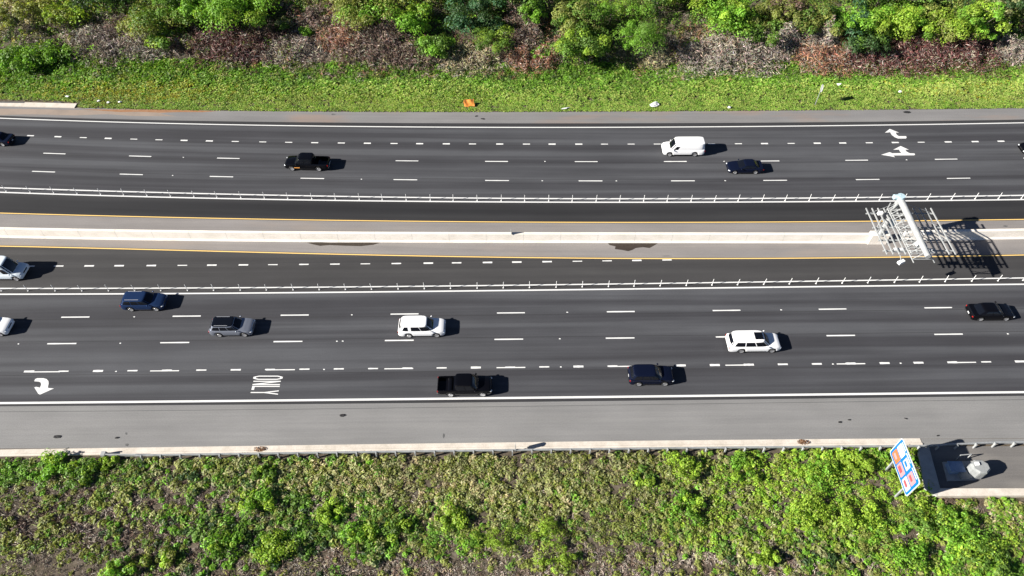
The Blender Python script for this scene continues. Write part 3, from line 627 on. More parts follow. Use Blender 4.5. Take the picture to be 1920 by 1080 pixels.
for x, y, z, d in ((-2.0, -.9, 5.8, (.5, .35, .4)), (-1.4, -6.3, 5.25, (1.3, .5, .22)), (1.9, -6.4, 5.25, (1.2, .5, .22)), (2.6, -3.7, 5.25, (1.1, .5, .22)), (.6, -6.0, 5.9, (.5, .6, .45))): MB().box((x, y, z), d).build('antenna_box', M['plastic_white'], tw)
mb = MB(); mb.box((-1.55, -7.75, 4.85), (.75, .38, .34), .45); mb.build('camera', M['plastic_white'], tw); MB().tube((-1.7, -7.1, 5.4), (-1.55, -7.7, 4.95), .04, n=6).build('camera_bracket', M['galvanised'], tw)
MB().box((.9, .2, 3.1), (.5, .45, .9)).build('control_box', M['tower_blue'], tw)

# ------------------------------------------------------------------ blue service sign
sg = empty('blue_sign', (36.2, -24.35, 0)); tag(sg, 'large blue roadside sign with coloured logo panels beside the verge', 'sign')
def rrect(w_, h_, r_, n=6):
    o_ = []
    for cx, cy, t0 in ((w_/2-r_, h_/2-r_, 0), (-w_/2+r_, h_/2-r_, 90), (-w_/2+r_, -h_/2+r_, 180), (w_/2-r_, -h_/2+r_, 270)):
        for k in range(n+1): t = math.radians(t0+90*k/n); o_.append((cx+r_*math.cos(t), cy+r_*math.sin(t)))
    return o_
SZ = 3.42
def plate(nm, w_, h_, r_, cy, cz, x0, x1, mat):
    o_ = rrect(w_, h_, r_); n = len(o_); V = [(x0, cy+a, cz+b_) for a, b_ in o_]+[(x1, cy+a, cz+b_) for a, b_ in o_]
    mk(nm, V, [tuple(range(n)), tuple(range(2*n-1, n-1, -1))]+[(k, (k+1) % n, n+(k+1) % n, n+k) for k in range(n)], M[mat], sg)
plate('border', 4.55, 2.95, .32, 0, SZ, -.02, .05, 'sign_white'); plate('face', 4.37, 2.77, .26, 0, SZ, -.026, -.0205, 'sign_blue')
# six panels, two rows of three: left of the sign is +Y
cells = [(1.36, .52, 'sign_white', 1.15, .95), (0, .55, 'logo_pale', 1.0, .9), (-1.36, .45, 'logo_pink', 1.1, 1.0), (1.36, -.62, 'logo_orange', 1.15, 1.05), (.05, -.66, 'logo_pink', 1.2, .95), (-1.36, -.68, 'logo_pale', 1.2, 1.0)]
for k, (y, z, mt, w_, h_) in enumerate(cells):
    plate('logo_panel', w_, h_, .1, y, SZ+z, -.034, -.0265, mt)
    m2 = ('logo_pale', 'sign_blue', 'logo_red', 'logo_pink', 'logo_red', 'logo_red')[k]
    plate('logo_mark', w_*.55, h_*(.34 if k != 4 else .5), .08, y+.08, SZ+z-.08, -.042, -.0345, m2)
for y, w_ in ((1.45, .9), (.3, 1.0), (-1.2, 1.1)): plate('caption', w_, .13, .03, y, SZ+1.18, -.034, -.0265, 'sign_white')
for y in (1.35, -1.35):
    MB().box((.14, y, 2.3), (.16, .14, 5.0)).build('post', M['galvanised'], sg)
    MB().tube((.16, y, 1.9), (1.3, y, 0), .05, n=8).build('brace', M['galvanised'], sg)
for z in (2.4, 3.4, 4.4): MB().box((.075, 0, z), (.045, 4.2, .08)).build('stiffener', M['galvanised'], sg)
# small sign on the upper verge, seen from behind
q = P(1528, 197); ss_ = empty('small_sign', q); tag(ss_, 'small pale roadside sign on a single leaning-looking post in the upper grass', 'sign')
ss_['label'] = 'small pale sign plate on a slim post in the upper grass verge'
MB().box((0, 0, 1.75), (.07, .07, 3.5)).build('post', M['galvanised_bright'], ss_)
V = [(.05, .42*math.cos(t)*(1 if abs(math.sin(t)) < .9 else .9), 2.95+.62*math.sin(t)) for t in np.linspace(0, 2*math.pi, 21)[:-1]]; n = len(V)
mk('plate', V+[(x+.012, y, z) for x, y, z in V], [tuple(range(n)), tuple(range(2*n-1, n-1, -1))]+[(k, (k+1) % n, n+(k+1) % n, n+k) for k in range(n)], M['galvanised_bright'], ss_)

# ------------------------------------------------------------------ service pad at the lower right
def slab(name, uv, z0, z1, mat, parent=None, kind='structure'):
    b_ = [P(u, v, z1) for u, v in uv]; n = len(b_)
    o = mk(name, [(x, y, z0) for x, y, _ in b_]+[(x, y, z1) for x, y, _ in b_], [tuple(range(n-1, -1, -1)), tuple(range(n, 2*n))]+[(k, (k+1) % n, n+(k+1) % n, n+k) for k in range(n)], M[mat], parent)
    uvl = o.data.uv_layers.new(name='UVMap')
    for lp in o.data.loops: c_ = o.data.vertices[lp.vertex_index].co; uvl.data[lp.index].uv = (c_.x, c_.y)
    if not parent: o['kind'] = kind
    return o
slab('shoulder_apron', [(1727,833.8),(2100,831),(2100,822),(1727,823.1)], -.1, -.003, 'shoulder')
pad = slab('service_pad', [(1763,916),(2100,916),(2100,836.5),(1741,836.5)], -.2, .02, 'pad_asphalt')
slab('pad_wall', [(1757,930),(2100,928),(2100,915.5),(1763,915.5)], -.3, .28, 'concrete_kerb')
slab('pad_wall', [(1757,930),(1763,915.5),(1742,838),(1720,838),(1734,916)], -.3, .29, 'concrete_grey')
q = P(1801, 884); sl_ = slab('plinth', [(1777,901),(1832,899),(1826,864),(1768,866)], .02, .20, 'concrete_grey')
q = P(1788, 880, .2); cb = empty('utility_box', q); tag(cb, 'low blue grey utility box on the plinth in the sign shadow', 'utility box')
MB().box((0, 0, .28), (1.3, 1.0, .56), top=.94).build('body', M['box_blue'], cb); MB().box((0, 0, .6), (1.4, 1.1, .08)).build('lid', M['box_blue'], cb)
q = P(1806, 893, .2); c2 = empty('utility_box', q); tag(c2, 'flat grey junction box between blue grey box and control cabinet', 'utility box')
MB().box((0, 0, .2), (.9, .7, .4), top=.96).build('body', M['cabinet_grey'], c2); MB().box((0, 0, .43), (1.0, .78, .05)).build('lid', M['cabinet_grey'], c2)
q = P(1792, 862, .02); c2 = empty('pipe_stand', q); tag(c2, 'thin steel pipe stand behind the blue grey utility box', 'pipe')
MB().tube((0, 0, 0), (0, 0, 1.0), .05, n=8).tube((0, 0, 1.0), (1.1, .1, 1.0), .05, n=8).tube((1.1, .1, 1.0), (1.1, .1, 0), .05, n=8).build('frame', M['galvanised_bright'], c2)
q = P(1826, 886, .2); cb = empty('control_cabinet', q); tag(cb, 'pale grey control cabinet at the right end of the plinth', 'cabinet')
o8 = [(.92*math.cos(t), .75*math.sin(t)) for t in np.linspace(math.pi/8, 2*math.pi+math.pi/8, 9)[:-1]]
mk('body', [(x, y, 0) for x, y in o8]+[(x, y, 1.25) for x, y in o8]+[(x*.82, y*.82, 1.42) for x, y in o8], [(k, (k+1) % 8, 8+(k+1) % 8, 8+k) for k in range(8)]+[(8+k, 8+(k+1) % 8, 16+(k+1) % 8, 16+k) for k in range(8)]+[tuple(range(16, 24))], M['cabinet_grey'], cb)
MB().box((-.35, .2, 1.5), (.36, .30, .16)).build('vent_cap', M['plastic_white'], cb); MB().box((0, -.70, .65), (.5, .03, .9)).build('door', M['cabinet_grey'], cb)

# ------------------------------------------------------------------ litter
def crumple(name, lab, cat, u, v, sx, sy, sz, mat, z=0.0, seed=0, group='litter along the road'):
    rg = random.Random(seed); q = PT(u, v) if z is None else P(u, v, z); mb = MB(); mb.ball((0, 0, sz*.5), (sx/2, sy/2, sz/2), 10, 7)
    V = [(x*(1+rg.uniform(-.35, .35)), y*(1+rg.uniform(-.35, .35)), max(0, zz*(1+rg.uniform(-.3, .3)))) for x, y, zz in mb.v]
    o = mk(name, V, mb.f, M[mat]); o.location = (q[0], q[1], q[2]+.01); o.rotation_euler = (0, 0, rg.uniform(-.4, .4)); tag(o, lab, cat, group)
q = P(880, 201); V, F = [], []
for j in range(8):
    for i in range(10):
        a_, b_ = i/9-.5, j/7; V.append((a_*1.55+.05*math.sin(7*b_), .55*b_+.06*math.sin(9*a_+4*b_), .15+.85*b_+.05*math.sin(11*a_)))
for j in range(7):
    for i in range(9): F.append((j*10+i, j*10+i+1, j*10+i+11, j*10+i+10))
F += [tuple(x_+80 for x_ in f_[::-1]) for f_ in F]; V += [(x_, y_+.03, z_-.02) for x_, y_, z_ in V]
e = empty('orange_panel', q, .15); tag(e, 'bright orange panel leaning back in the upper grass', 'debris', 'litter along the road'); mk('sheet', V, F, M['orange_mesh'], e, True)
for a_ in (-.6, .6): MB().tube((a_, .1, 0), (a_*.9, .6, 1.0), .03, n=6).build('stake', M['galvanised'], e)
crumple('white_bag', 'large white plastic bag at the edge of the upper grass', 'bag', 1227, 198, 1.5, .9, .4, 'plastic_white', .1, 2)
crumple('white_bag', 'white scrap in the upper grass above the small navy sedan', 'litter', 1367, 202.5, .5, .4, .25, 'plastic_white', .1, 3)
crumple('white_bag', 'thin white scrap at the grass edge left of the white bag', 'litter', 1060, 203.5, 1.2, .25, .12, 'plastic_white', .1, 4)
crumple('white_bag', 'white scrap in the grass right of the small sign', 'litter', 1573, 160, .9, .45, .3, 'plastic_white', .1, 5)
crumple('white_bag', 'white scrap in the grass between small sign and right edge', 'litter', 1687, 173, .55, .4, .25, 'plastic_white', .1, 6)
for k, (u, v) in enumerate(((127,182),(186,190),(204,193),(225,192))): crumple('white_scrap', ('white scrap above the end of the short kerb at upper left', 'white scrap first right of the short kerb at upper left', 'white scrap second right of the short kerb at upper left', 'white scrap farthest right of the short kerb at upper left')[k], 'litter', u, v, .5, .3, .2, 'plastic_white', .1, 10+k, 'white scraps near the short kerb')
for k, (u, v, w_, lab) in enumerate(((108,819,.75,'black rubber scrap on the lower shoulder near the left edge'),(219,821,.4,'black rubber scrap left of the guardrail end'),(642,779,.6,'rubber scrap in the middle of the lower shoulder'),(1575,792,.4,'larger of two rubber scraps left of the blue sign'),(1592,787.5,.3,'smaller of two rubber scraps left of the blue sign'),(1698,785,.3,'rubber scrap on the shoulder above the blue sign'),(1758,817,.3,'rubber scrap right of the blue sign top'),(1700,210.5,1.0,'flat rubber scrap on the upper shoulder above the road arrows'),(893,218,.45,'bent rubber strip on the upper shoulder below the orange panel'),(905,223,.6,'rubber scrap right of the bent strip below the orange panel'))):
    crumple('rubber_scrap', lab, 'debris', u, v, w_, w_*.5, .07, 'rubber', 0, 30+k)

# ------------------------------------------------------------------ vegetation
PAL = dict(bright=(.165, .325, .035), lime=(.255, .375, .042), mid=(.120, .215, .036), dark=(.040, .080, .024), olive=(.215, .245, .062), blue=(.055, .135, .058),
           sage=(.280, .290, .135), tan=(.36, .32, .18), straw=(.42, .36, .22), brown=(.165, .112, .085), grey=(.300, .258, .212), red=(.130, .054, .050), rust=(.28, .140, .085), grass=(.245, .375, .068), grass2=(.345, .420, .105), gold=(.33, .325, .045))
PC = {k: np.array(v) for k, v in PAL.items()}
def unit(a): return a/np.maximum(np.linalg.norm(a, axis=1, keepdims=True), 1e-6)
def leaf_mesh(name, pos, nrm, size, aspect, col, mat, parent=None, dirv=None, cup=.18):
    """many small pointed leaves: two triangles each, folded a little along the midrib"""
    n = len(pos); nrm = unit(nrm); t = dirv if dirv is not None else RNG.normal(size=(n, 3))
    t = unit(t-nrm*np.sum(t*nrm, 1, keepdims=True)); b_ = np.cross(nrm, t); size = np.asarray(size).reshape(-1, 1)*np.ones((n, 1)); wd = size*np.asarray(aspect).reshape(-1, 1)
    v = np.empty((n, 4, 3)); v[:, 0] = pos-t*size*.5; v[:, 1] = pos-b_*wd*.5+nrm*wd*cup-t*size*.06; v[:, 2] = pos+t*size*.5-nrm*size*.08; v[:, 3] = pos+b_*wd*.5+nrm*wd*cup-t*size*.06
    me = bpy.data.meshes.new(name); me.vertices.add(n*4); me.vertices.foreach_set('co', v.reshape(-1))
    idx = np.arange(n)*4; loops = np.stack([idx, idx+1, idx+2, idx, idx+2, idx+3], 1).reshape(-1)
    me.loops.add(n*6); me.loops.foreach_set('vertex_index', loops); me.polygons.add(n*2)
    me.polygons.foreach_set('loop_start', np.arange(n*2)*3); me.update(calc_edges=True)
    at = me.attributes.new('leafcol', 'FLOAT_COLOR', 'POINT'); c4 = np.ones((n, 4, 4)); c4[:, :, :3] = np.clip(col, .004, .9)[:, None, :]; at.data.foreach_set('color', c4.reshape(-1))
    return link(name, me, M[mat], parent)
def jitter(col, amt=.22, n=None):
    c_ = np.asarray(col, float); n = n or len(c_); c_ = np.broadcast_to(c_, (n, 3)).copy()
    return c_*np.exp(RNG.normal(0, amt, (n, 1)))*np.exp(RNG.normal(0, amt*.35, (n, 3)))
def clump_cloud(cx, cy, rad, hgt, col, per, lsize, aspect, up=.35):
    """leaf positions on low domes; arrays per clump"""
    k = len(cx); idx = np.repeat(np.arange(k), per); n = len(idx)
    d = unit(RNG.normal(size=(n, 3))); d[:, 2] = np.abs(d[:, 2]); rr = (.55+.5*RNG.random(n))**.8
    pos = np.stack([cx[idx]+d[:, 0]*rad[idx]*rr, cy[idx]+d[:, 1]*rad[idx]*rr, d[:, 2]*hgt[idx]*rr], 1); pos[:, 2] += terrain(pos[:, 0], pos[:, 1])+.02
    nr = d*np.array([1, 1, 1.0])+RNG.normal(0, .45, (n, 3)); nr[:, 2] += up
    tone = .84+.60*fbm(cx*.22+9, cy*.22+3, 3); col = col*tone[:, None]
    return pos, nr, lsize*(.6+.8*RNG.random(n))*(.55+.95*fbm(cx*.16+5, cy*.3+40, 2)[idx]), aspect*(.7+.6*RNG.random(n)), jitter(col[idx], .15)
class Zones:
    def __init__(s, base, items):
        s.base = base; s.it = []
        for u, v, ru, rv, wt, pal in items:
            q = PT(u, v); s.it.append((q[0], q[1], ru*.065*(1+.35*(v < 250)), rv*.085*(1.4 if v < 250 else .85), wt, pal))
    def pick(s, x, y):
        x = x+2.5*(fbm(x*.35, y*.35)-.5); y = y+2.5*(fbm(x*.35+50, y*.35)-.5)
        names = []; W_ = []
        def add(pal, w_):
            for p_, a_ in pal: names.append(p_); W_.append(w_*a_)
        add(s.base, np.full(len(x), .35))
        for qx, qy, rx, ry, wt, pal in s.it: add(pal, wt*np.exp(-(((x-qx)/rx)**2+((y-qy)/ry)**2)))
        W_ = np.array(W_).T; W_ = np.cumsum(W_, 1)/np.sum(W_, 1, keepdims=True); k = (RNG.random((len(x), 1)) > W_).sum(1)
        return np.array([PC[names[i]] for i in k]), [names[i] for i in k]
# --- low weeds on the bottom verge
ZL = Zones([('olive', 2), ('mid', 2), ('sage', 1), ('bright', .8)], [
    (80, 880, 110, 18, 2.5, [('bright', 3), ('mid', 2)]), (140, 985, 150, 45, 5.5, [('grey', 2), ('brown', 2), ('olive', 1)]), (350, 955, 120, 14, 4.0, [('grey', 2), ('sage', 1)]), (60, 1062, 120, 26, 4.5, [('grey', 3), ('brown', 1), ('olive', 1)]),
    (300, 890, 150, 22, 1.2, [('olive', 2), ('sage', 2), ('dark', 1)]), (470, 990, 150, 40, 1.4, [('mid', 2), ('bright', 1.4), ('dark', 1.4)]), (720, 1070, 200, 15, 7, [('grey', 4), ('straw', .5), ('brown', 1)]),
    (830, 895, 170, 26, 3.5, [('sage', 3), ('tan', 1.2), ('olive', 2)]), (1080, 885, 180, 30, 3.0, [('sage', 3), ('olive', 3), ('tan', .6)]), (1200, 965, 150, 22, 1.2, [('olive', 3), ('grey', .8), ('sage', 1)]), (1240, 1068, 200, 16, 7, [('grey', 4), ('brown', 1), ('olive', .6)]),
    (1010, 1045, 80, 12, 3, [('grey', 2), ('olive', 1), ('brown', 1)]), (1380, 940, 60, 40, 1.2, [('olive', 2), ('grey', 1), ('sage', 1)]), (1560, 900, 150, 55, 5, [('lime', 3), ('bright', 1.6), ('olive', 1)]), (1720, 1000, 170, 60, 4.0, [('bright', 2), ('olive', 1.6), ('lime', 1.8), ('mid', .8)]),
    (1870, 970, 60, 20, 3, [('straw', 3), ('tan', 1), ('grass', .6)]), (1490, 1055, 80, 20, 3.0, [('sage', 3), ('grey', 2), ('dark', 1)]), (1860, 1050, 80, 30, 1.6, [('mid', 2), ('bright', 2)])])
n = 26000
cx = RNG.uniform(-66, 66, n); cy = RNG.uniform(-42, -20.5, n)
lim = np.array([float(gc(x_)) for x_ in cx])-.16-.15*RNG.random(n); ok = cy < lim
pq = [P(1715, 838)[0], P(1734, 930)[1]]
ok &= ~((cx > pq[0]) & (cy > pq[1]-.4)); cx, cy = cx[ok], cy[ok]
den = fbm(cx*.45, cy*.45, 3); keep = RNG.random(len(cx)) < np.clip(.45+1.7*(den-.30), .35, 1); cx, cy, den = cx[keep], cy[keep], den[keep]
col, nm = ZL.pick(cx, cy); nm = np.array(nm); bare = np.isin(nm, ['grey', 'brown', 'straw'])
rad = .20+.42*RNG.random(len(cx))**1.6; rad[bare] *= .8; hg = rad*(.30+.45*RNG.random(len(cx)))*(.25+1.5*den); hg[bare] *= .35
near = np.array([float(gc(x_)) for x_ in cx])-cy < .8; hg[near] = np.clip(hg[near]*1.6, .25, .55)
per = np.where(bare, 22, 30)
g1 = ~bare
a = clump_cloud(cx[g1], cy[g1], rad[g1], hg[g1], col[g1], per[g1], .30, .42, 1.0)
tag(leaf_mesh('verge_weeds', *a, 'leaf'), 'low mixed green weeds covering the bottom verge', 'weeds', kind='stuff')
nx_ = 3800; ex = RNG.uniform(-66, 66, nx_); ey = RNG.uniform(-42, -22.6, nx_); okx = ~((ex > pq[0]) & (ey > pq[1]-.4)); ex, ey = ex[okx], ey[okx]
ec = np.stack([PC['grey'], PC['brown'], PC['brown'], PC['olive']])[RNG.integers(0, 4, len(ex))]
a1 = clump_cloud(cx[bare], cy[bare], rad[bare]*1.2, hg[bare], col[bare], per[bare], .30, .14, .2); a2 = clump_cloud(ex, ey, .5+.4*RNG.random(len(ex)), .05+.08*RNG.random(len(ex)), ec, 16, .34, .13, 1.0)
a = [np.concatenate(q_) for q_ in zip(a1, a2)]
tag(leaf_mesh('dry_weeds', *a, 'twig'), 'dry grey brown stalks lying between the bottom verge weeds', 'dry weeds', kind='stuff')
# --- grass on the upper verge
n = 21000; cx = RNG.uniform(-92, 92, n); te = C['top_edge'](cx); cy = te+.05+RNG.random(n)**1.15*11.0
okk = ~((cx < P(145, 198)[0]) & (cy < te+1.6)); cx, cy, te = cx[okk], cy[okk], te[okk]
ZG = Zones([('grass', 3), ('grass2', 2.4), ('mid', 1), ('bright', 1.2)], [(60, 150, 110, 40, 1.5, [('bright', 2), ('mid', 2), ('olive', 1)]), (230, 175, 130, 14, 2.0, [('gold', 2.0), ('olive', 1), ('grass2', 1)]), (560, 155, 90, 10, 1.4, [('bright', 2), ('mid', 2)]), (330, 160, 60, 10, 1.2, [('lime', 2), ('gold', 1)]), (700, 190, 200, 16, 1.0, [('grass2', 2), ('lime', 1)]),
    (1100, 150, 110, 16, 1.6, [('mid', 2), ('bright', 2)]), (1220, 150, 40, 8, 1.6, [('tan', 2), ('olive', 1)]), (1560, 150, 200, 10, 1.6, [('bright', 2), ('mid', 1.4)]), (1800, 170, 140, 16, 1.2, [('grass2', 3), ('gold', .6)]), (850, 140, 120, 8, 1.5, [('olive', 2), ('tan', 1)])])
col, nm = ZG.pick(cx, cy); dist = cy-te
far = RNG.random(len(cx)) < np.clip((dist-6+4*(fbm(cx*.3, cy*.3)-.5))/3, 0, .7); alt = np.stack([PC['bright'], PC['bright'], PC['mid'], PC['mid']])[RNG.integers(0, 4, len(cx))]; col[far] = alt[far]
col = col*(.75+.5*fbm(cx*.25, cy*.25, 3))[:, None]
hg = (.08+.04*dist+.45*fbm(cx*.5, cy*.5)*np.clip((dist-2)/4, .10, 1)); rad = .25+.25*RNG.random(len(cx))
idx = np.repeat(np.arange(len(cx)), 12); n = len(idx)
ang = RNG.uniform(0, 6.283, n); rr = rad[idx]*np.sqrt(RNG.random(n)); ht = hg[idx]*(.5+.8*RNG.random(n))
px = cx[idx]+rr*np.cos(ang); py = cy[idx]+rr*np.sin(ang); okk = py > C['top_edge'](px)-.12+.2*RNG.random(n)
pos = np.stack([px, py, terrain(px, py)+ht*.45], 1); dv = np.stack([np.cos(ang)*.7+RNG.normal(0, .4, n), np.sin(ang)*.7+RNG.normal(0, .4, n), .6+.5*RNG.random(n)], 1)
nr = np.stack([RNG.normal(0, .4, n)-.25*np.cos(ang)-.2, RNG.normal(0, .4, n)-.25*np.sin(ang), np.ones(n)*1.3], 1)
tag(leaf_mesh('verge_grass', pos[okk], nr[okk], (.17+ht*.6)[okk], (.30+.25*RNG.random(n))[okk], jitter(col[idx], .09)[okk], 'leaf', dirv=dv[okk]), 'bright green roadside grass on the upper verge', 'grass', kind='stuff')
# --- undergrowth on the slope above
n = 15000; cx = RNG.uniform(-100, 100, n); cy = 42+RNG.random(n)*36
ZT = Zones([('mid', 2), ('olive', 2), ('dark', 1.6), ('bright', 1)], [
    (60, 30, 90, 30, 1.4, [('gold', .6), ('olive', 2), ('grey', 1)]), (200, 85, 130, 26, 2.6, [('grey', 3), ('brown', 2)]), (430, 85, 60, 28, 3, [('red', 3), ('brown', 2)]), (640, 85, 120, 40, 2.6, [('brown', 3), ('grey', 2), ('rust', 1.2)]), (800, 120, 120, 14, 2, [('tan', 1), ('brown', 2), ('grey', 1)]),
    (980, 80, 70, 40, 2.0, [('brown', 2), ('rust', 1), ('dark', 2)]), (1220, 110, 50, 18, 1.6, [('tan', 1), ('brown', 1), ('gold', .6)]), (1360, 110, 110, 30, 3, [('grey', 3), ('rust', 1), ('tan', .6), ('brown', 1)]), (1560, 110, 130, 26, 2.5, [('grey', 2), ('rust', 1), ('brown', 1.4)]), (1760, 110, 110, 24, 3, [('red', 4), ('brown', 1)]), (1900, 100, 50, 24, 2, [('grey', 2), ('dark', 1)]),
    (60, 130, 90, 24, 1.6, [('bright', 2), ('mid', 2)])])
col, nm = ZT.pick(cx, cy); nm = np.array(nm); bare = np.isin(nm, ['grey', 'brown', 'red', 'rust', 'tan'])
rad = .35+.7*RNG.random(n); hg = rad*(.4+4.2*fbm(cx*.3, cy*.3)**2)
fr = cy < 44.5; hg[fr] *= .6
a = clump_cloud(cx[~bare], cy[~bare], rad[~bare], hg[~bare], col[~bare], 36, .26, .55)
tag(leaf_mesh('slope_undergrowth', *a, 'leaf'), 'leafy green undergrowth on the slope above the grass', 'undergrowth', kind='stuff')
a = clump_cloud(cx[bare], cy[bare], rad[bare]*1.15, hg[bare], col[bare], 44, .55, .10, .1)
tag(leaf_mesh('slope_brush', *a, 'twig'), 'dry brown brush and stalks on the slope above the grass', 'dry brush', kind='stuff')
# --- trees and shrubs, each a thing of its own
def tree(name, label, cat, u, v, rpx, hgt, pal, leaves, group, lsize=.33, trunk=True, spiky=False, mix=None):
    """u, v: where the middle of the crown shows"""
    R_ = rpx*.108 if v < 400 else rpx*.058; sx_ = random.uniform(1.05, 1.45)
    q = PT(u, v, hgt*.6); z0 = float(terrain(q[0], q[1])); e = empty(name, (q[0], q[1], z0)); tag(e, label, cat, group)
    nl = max(10, int(9+R_*6)); lumps = []
    for k in range(nl):
        d = unit(RNG.normal(size=(1, 3)))[0]; f_ = RNG.random()**.4*.80
        lumps.append((np.array([d[0]*R_*f_*sx_, d[1]*R_*f_, max(R_*.12, hgt*(.52+.44*d[2]*f_))]), R_*(.13+.27*RNG.random()**1.5)))
    per = leaves//nl; P_, N_2, C_ = [], [], []
    for c_, r_ in lumps:
        d = unit(RNG.normal(size=(per, 3))); d[:, 2] = np.where(d[:, 2] < -.3, -d[:, 2], d[:, 2]); rr = r_*(.72+.38*RNG.random((per, 1))); rr *= 1+.25*(vnoise(d[:, :1]*3+c_[0], d[:, 1:2]*3+d[:, 2:]*2)-.5)
        P_.append(c_+d*rr*np.array([1, 1, .85])); N_2.append(d+RNG.normal(0, .42, (per, 3))+np.array([0, 0, .3]))
        base = PC[pal] if mix is None or RNG.random() > .35 else PC[mix]; C_.append(jitter(base*np.exp(RNG.normal(0, .16)), .15, per))
    P_ = np.concatenate(P_); P_[:, 2] = np.maximum(P_[:, 2], .05)
    leaf_mesh('crown', P_, np.concatenate(N_2), lsize*(.6+.8*RNG.random(len(P_))), (.24 if spiky else .55)*(.7+.6*RNG.random(len(P_))), np.concatenate(C_), 'leaf', e)
    if trunk:
        mb = MB(); tr_ = .05+hgt*.018; mb.tube((0, 0, -.3), (.05*hgt*.3, 0, hgt*.45), tr_, tr_*.65, 8)
        for c_, r_ in lumps[:7]: mb.tube((.05*hgt*.3, 0, hgt*random.uniform(.25, .45)), tuple(c_), tr_*.5, tr_*.15, 6)
        mb.build('trunk', M['bark'], e, True)
    return e
TREES = [  # u, v, crown radius px, height m, colour, second colour, leaves, label
 (440,18,62,6.0,'bright','lime',7000,'broad bright green tree mass at the top edge above the dark red brush'),
 (350,15,50,5.5,'mid','bright',4500,'mid green tree left of the broad bright green tree mass'),
 (275,45,48,3.5,'olive','mid',3800,'olive green bush above the grey brush at upper left'),
 (120,35,36,3.0,'lime','olive',2500,'yellow green bush near the top left corner'),
 (35,30,44,3.2,'olive','tan',2600,'dull olive bush in the top left corner'),
 (40,105,40,1.8,'bright','mid',3000,'bright green bush at the left edge above the grass'),
 (95,100,30,1.4,'mid','bright',2000,'small green bush right of the left edge bush'),
 (305,75,26,2.4,'mid','lime',1800,'narrow green bush left of the dark red brush'),
 (578,57,13,1.2,'bright',None,900,'small round bright green shrub alone in the brown brush'),
 (528,42,16,1.8,'mid','sage',1600,'feathery green bush left of the small round shrub'),
 (500,5,26,2.6,'olive','grey',1800,'greyish green tree at the top edge right of the bright mass'),
 (640,-12,56,4.5,'olive','mid',4500,'olive tree at the top edge above the brown brush'),
 (690,30,52,4.0,'olive','bright',4200,'olive green tree above the grey brown brush'),
 (775,45,36,4.2,'bright','lime',3600,'bright green tree left of the dark spruce green crown'),
 (815,85,30,3.2,'mid','bright',2400,'mid green bush below the bright green tree'),
 (895,20,46,6.0,'blue','dark',4200,'dark bluish green tree at the top edge near the middle'),
 (925,68,38,4.0,'mid','lime',2600,'spiky leaved green tree below the dark bluish tree'),
 (1000,20,24,5.0,'bright','mid',1800,'slim bright green tree right of the dark bluish tree'),
 (1015,100,14,1.3,'bright',None,800,'little bright green sapling at the edge of the grass'),
 (1090,78,40,6.0,'mid','lime',5000,'tall leafy green tree standing forward to the grass'),
 (1082,28,38,7.0,'olive','mid',3600,'olive crowned tree behind the tall forward tree'),
 (1148,4,34,6.0,'bright','lime',2600,'bright green crown at the top edge left of the pointed tree'),
 (1205,50,40,8.5,'bright','mid',5000,'pointed leaved bright tree beside the deep shadow'),
 (1300,-18,40,6.0,'lime','olive',3400,'yellow green crown at the top edge over the deep shadow'),
 (1375,28,44,5.0,'bright','lime',4800,'rounded bright green tree above the pale brown brush'),
 (1425,58,34,4.0,'mid','olive',2800,'mid green bush right of the rounded bright tree'),
 (1470,15,36,5.0,'olive','brown',2600,'brownish olive tree at the top edge'),
 (1535,35,40,5.0,'olive','mid',3400,'olive green tree above the grey vine tangle'),
 (1605,25,40,6.5,'bright','blue',4600,'deep bright green tree between olive and yellow green trees'),
 (1630,75,38,4.0,'dark','mid',2800,'dark green bush below the deep bright tree'),
 (1695,40,50,5.5,'lime','bright',5600,'large yellow green tree above the dark red brush'),
 (1765,45,42,5.0,'lime','olive',4200,'yellow green tree right of the large yellow green tree'),
 (1838,38,40,7.5,'bright','lime',4600,'bright glossy green tree left of the right edge'),
 (1905,-5,40,5.5,'sage','dark',3200,'greyish dark tree in the top right corner'),
 (1660,-30,60,7.0,'mid','dark',3500,'mid green tree rising past the top edge at right'),
 (1240,-35,60,7.0,'mid','dark',3500,'mid green tree rising past the top edge near the deep shadow'),
 (960,-30,60,6.5,'mid','dark',3000,'mid green tree rising past the top edge at the middle'),
 (780,-25,60,5.5,'mid','olive',3000,'mid green tree rising past the top edge left of the middle'),
 (200,-15,60,6.0,'dark','mid',3200,'shadowy dark tree at the top edge toward the left')]
for u, v, r_, h_, p_, mx, lf, lab in TREES: v -= 12 if (u < 860 and v < 60 and r_ > 30) else 0; tree('shrub' if h_ < 3 else 'tree', lab, 'shrub' if h_ < 3 else 'tree', u, v, r_, h_, p_, int(lf*1.5), 'trees and shrubs on the upper slope', mix=mx, spiky='spiky' in lab or 'pointed' in lab)
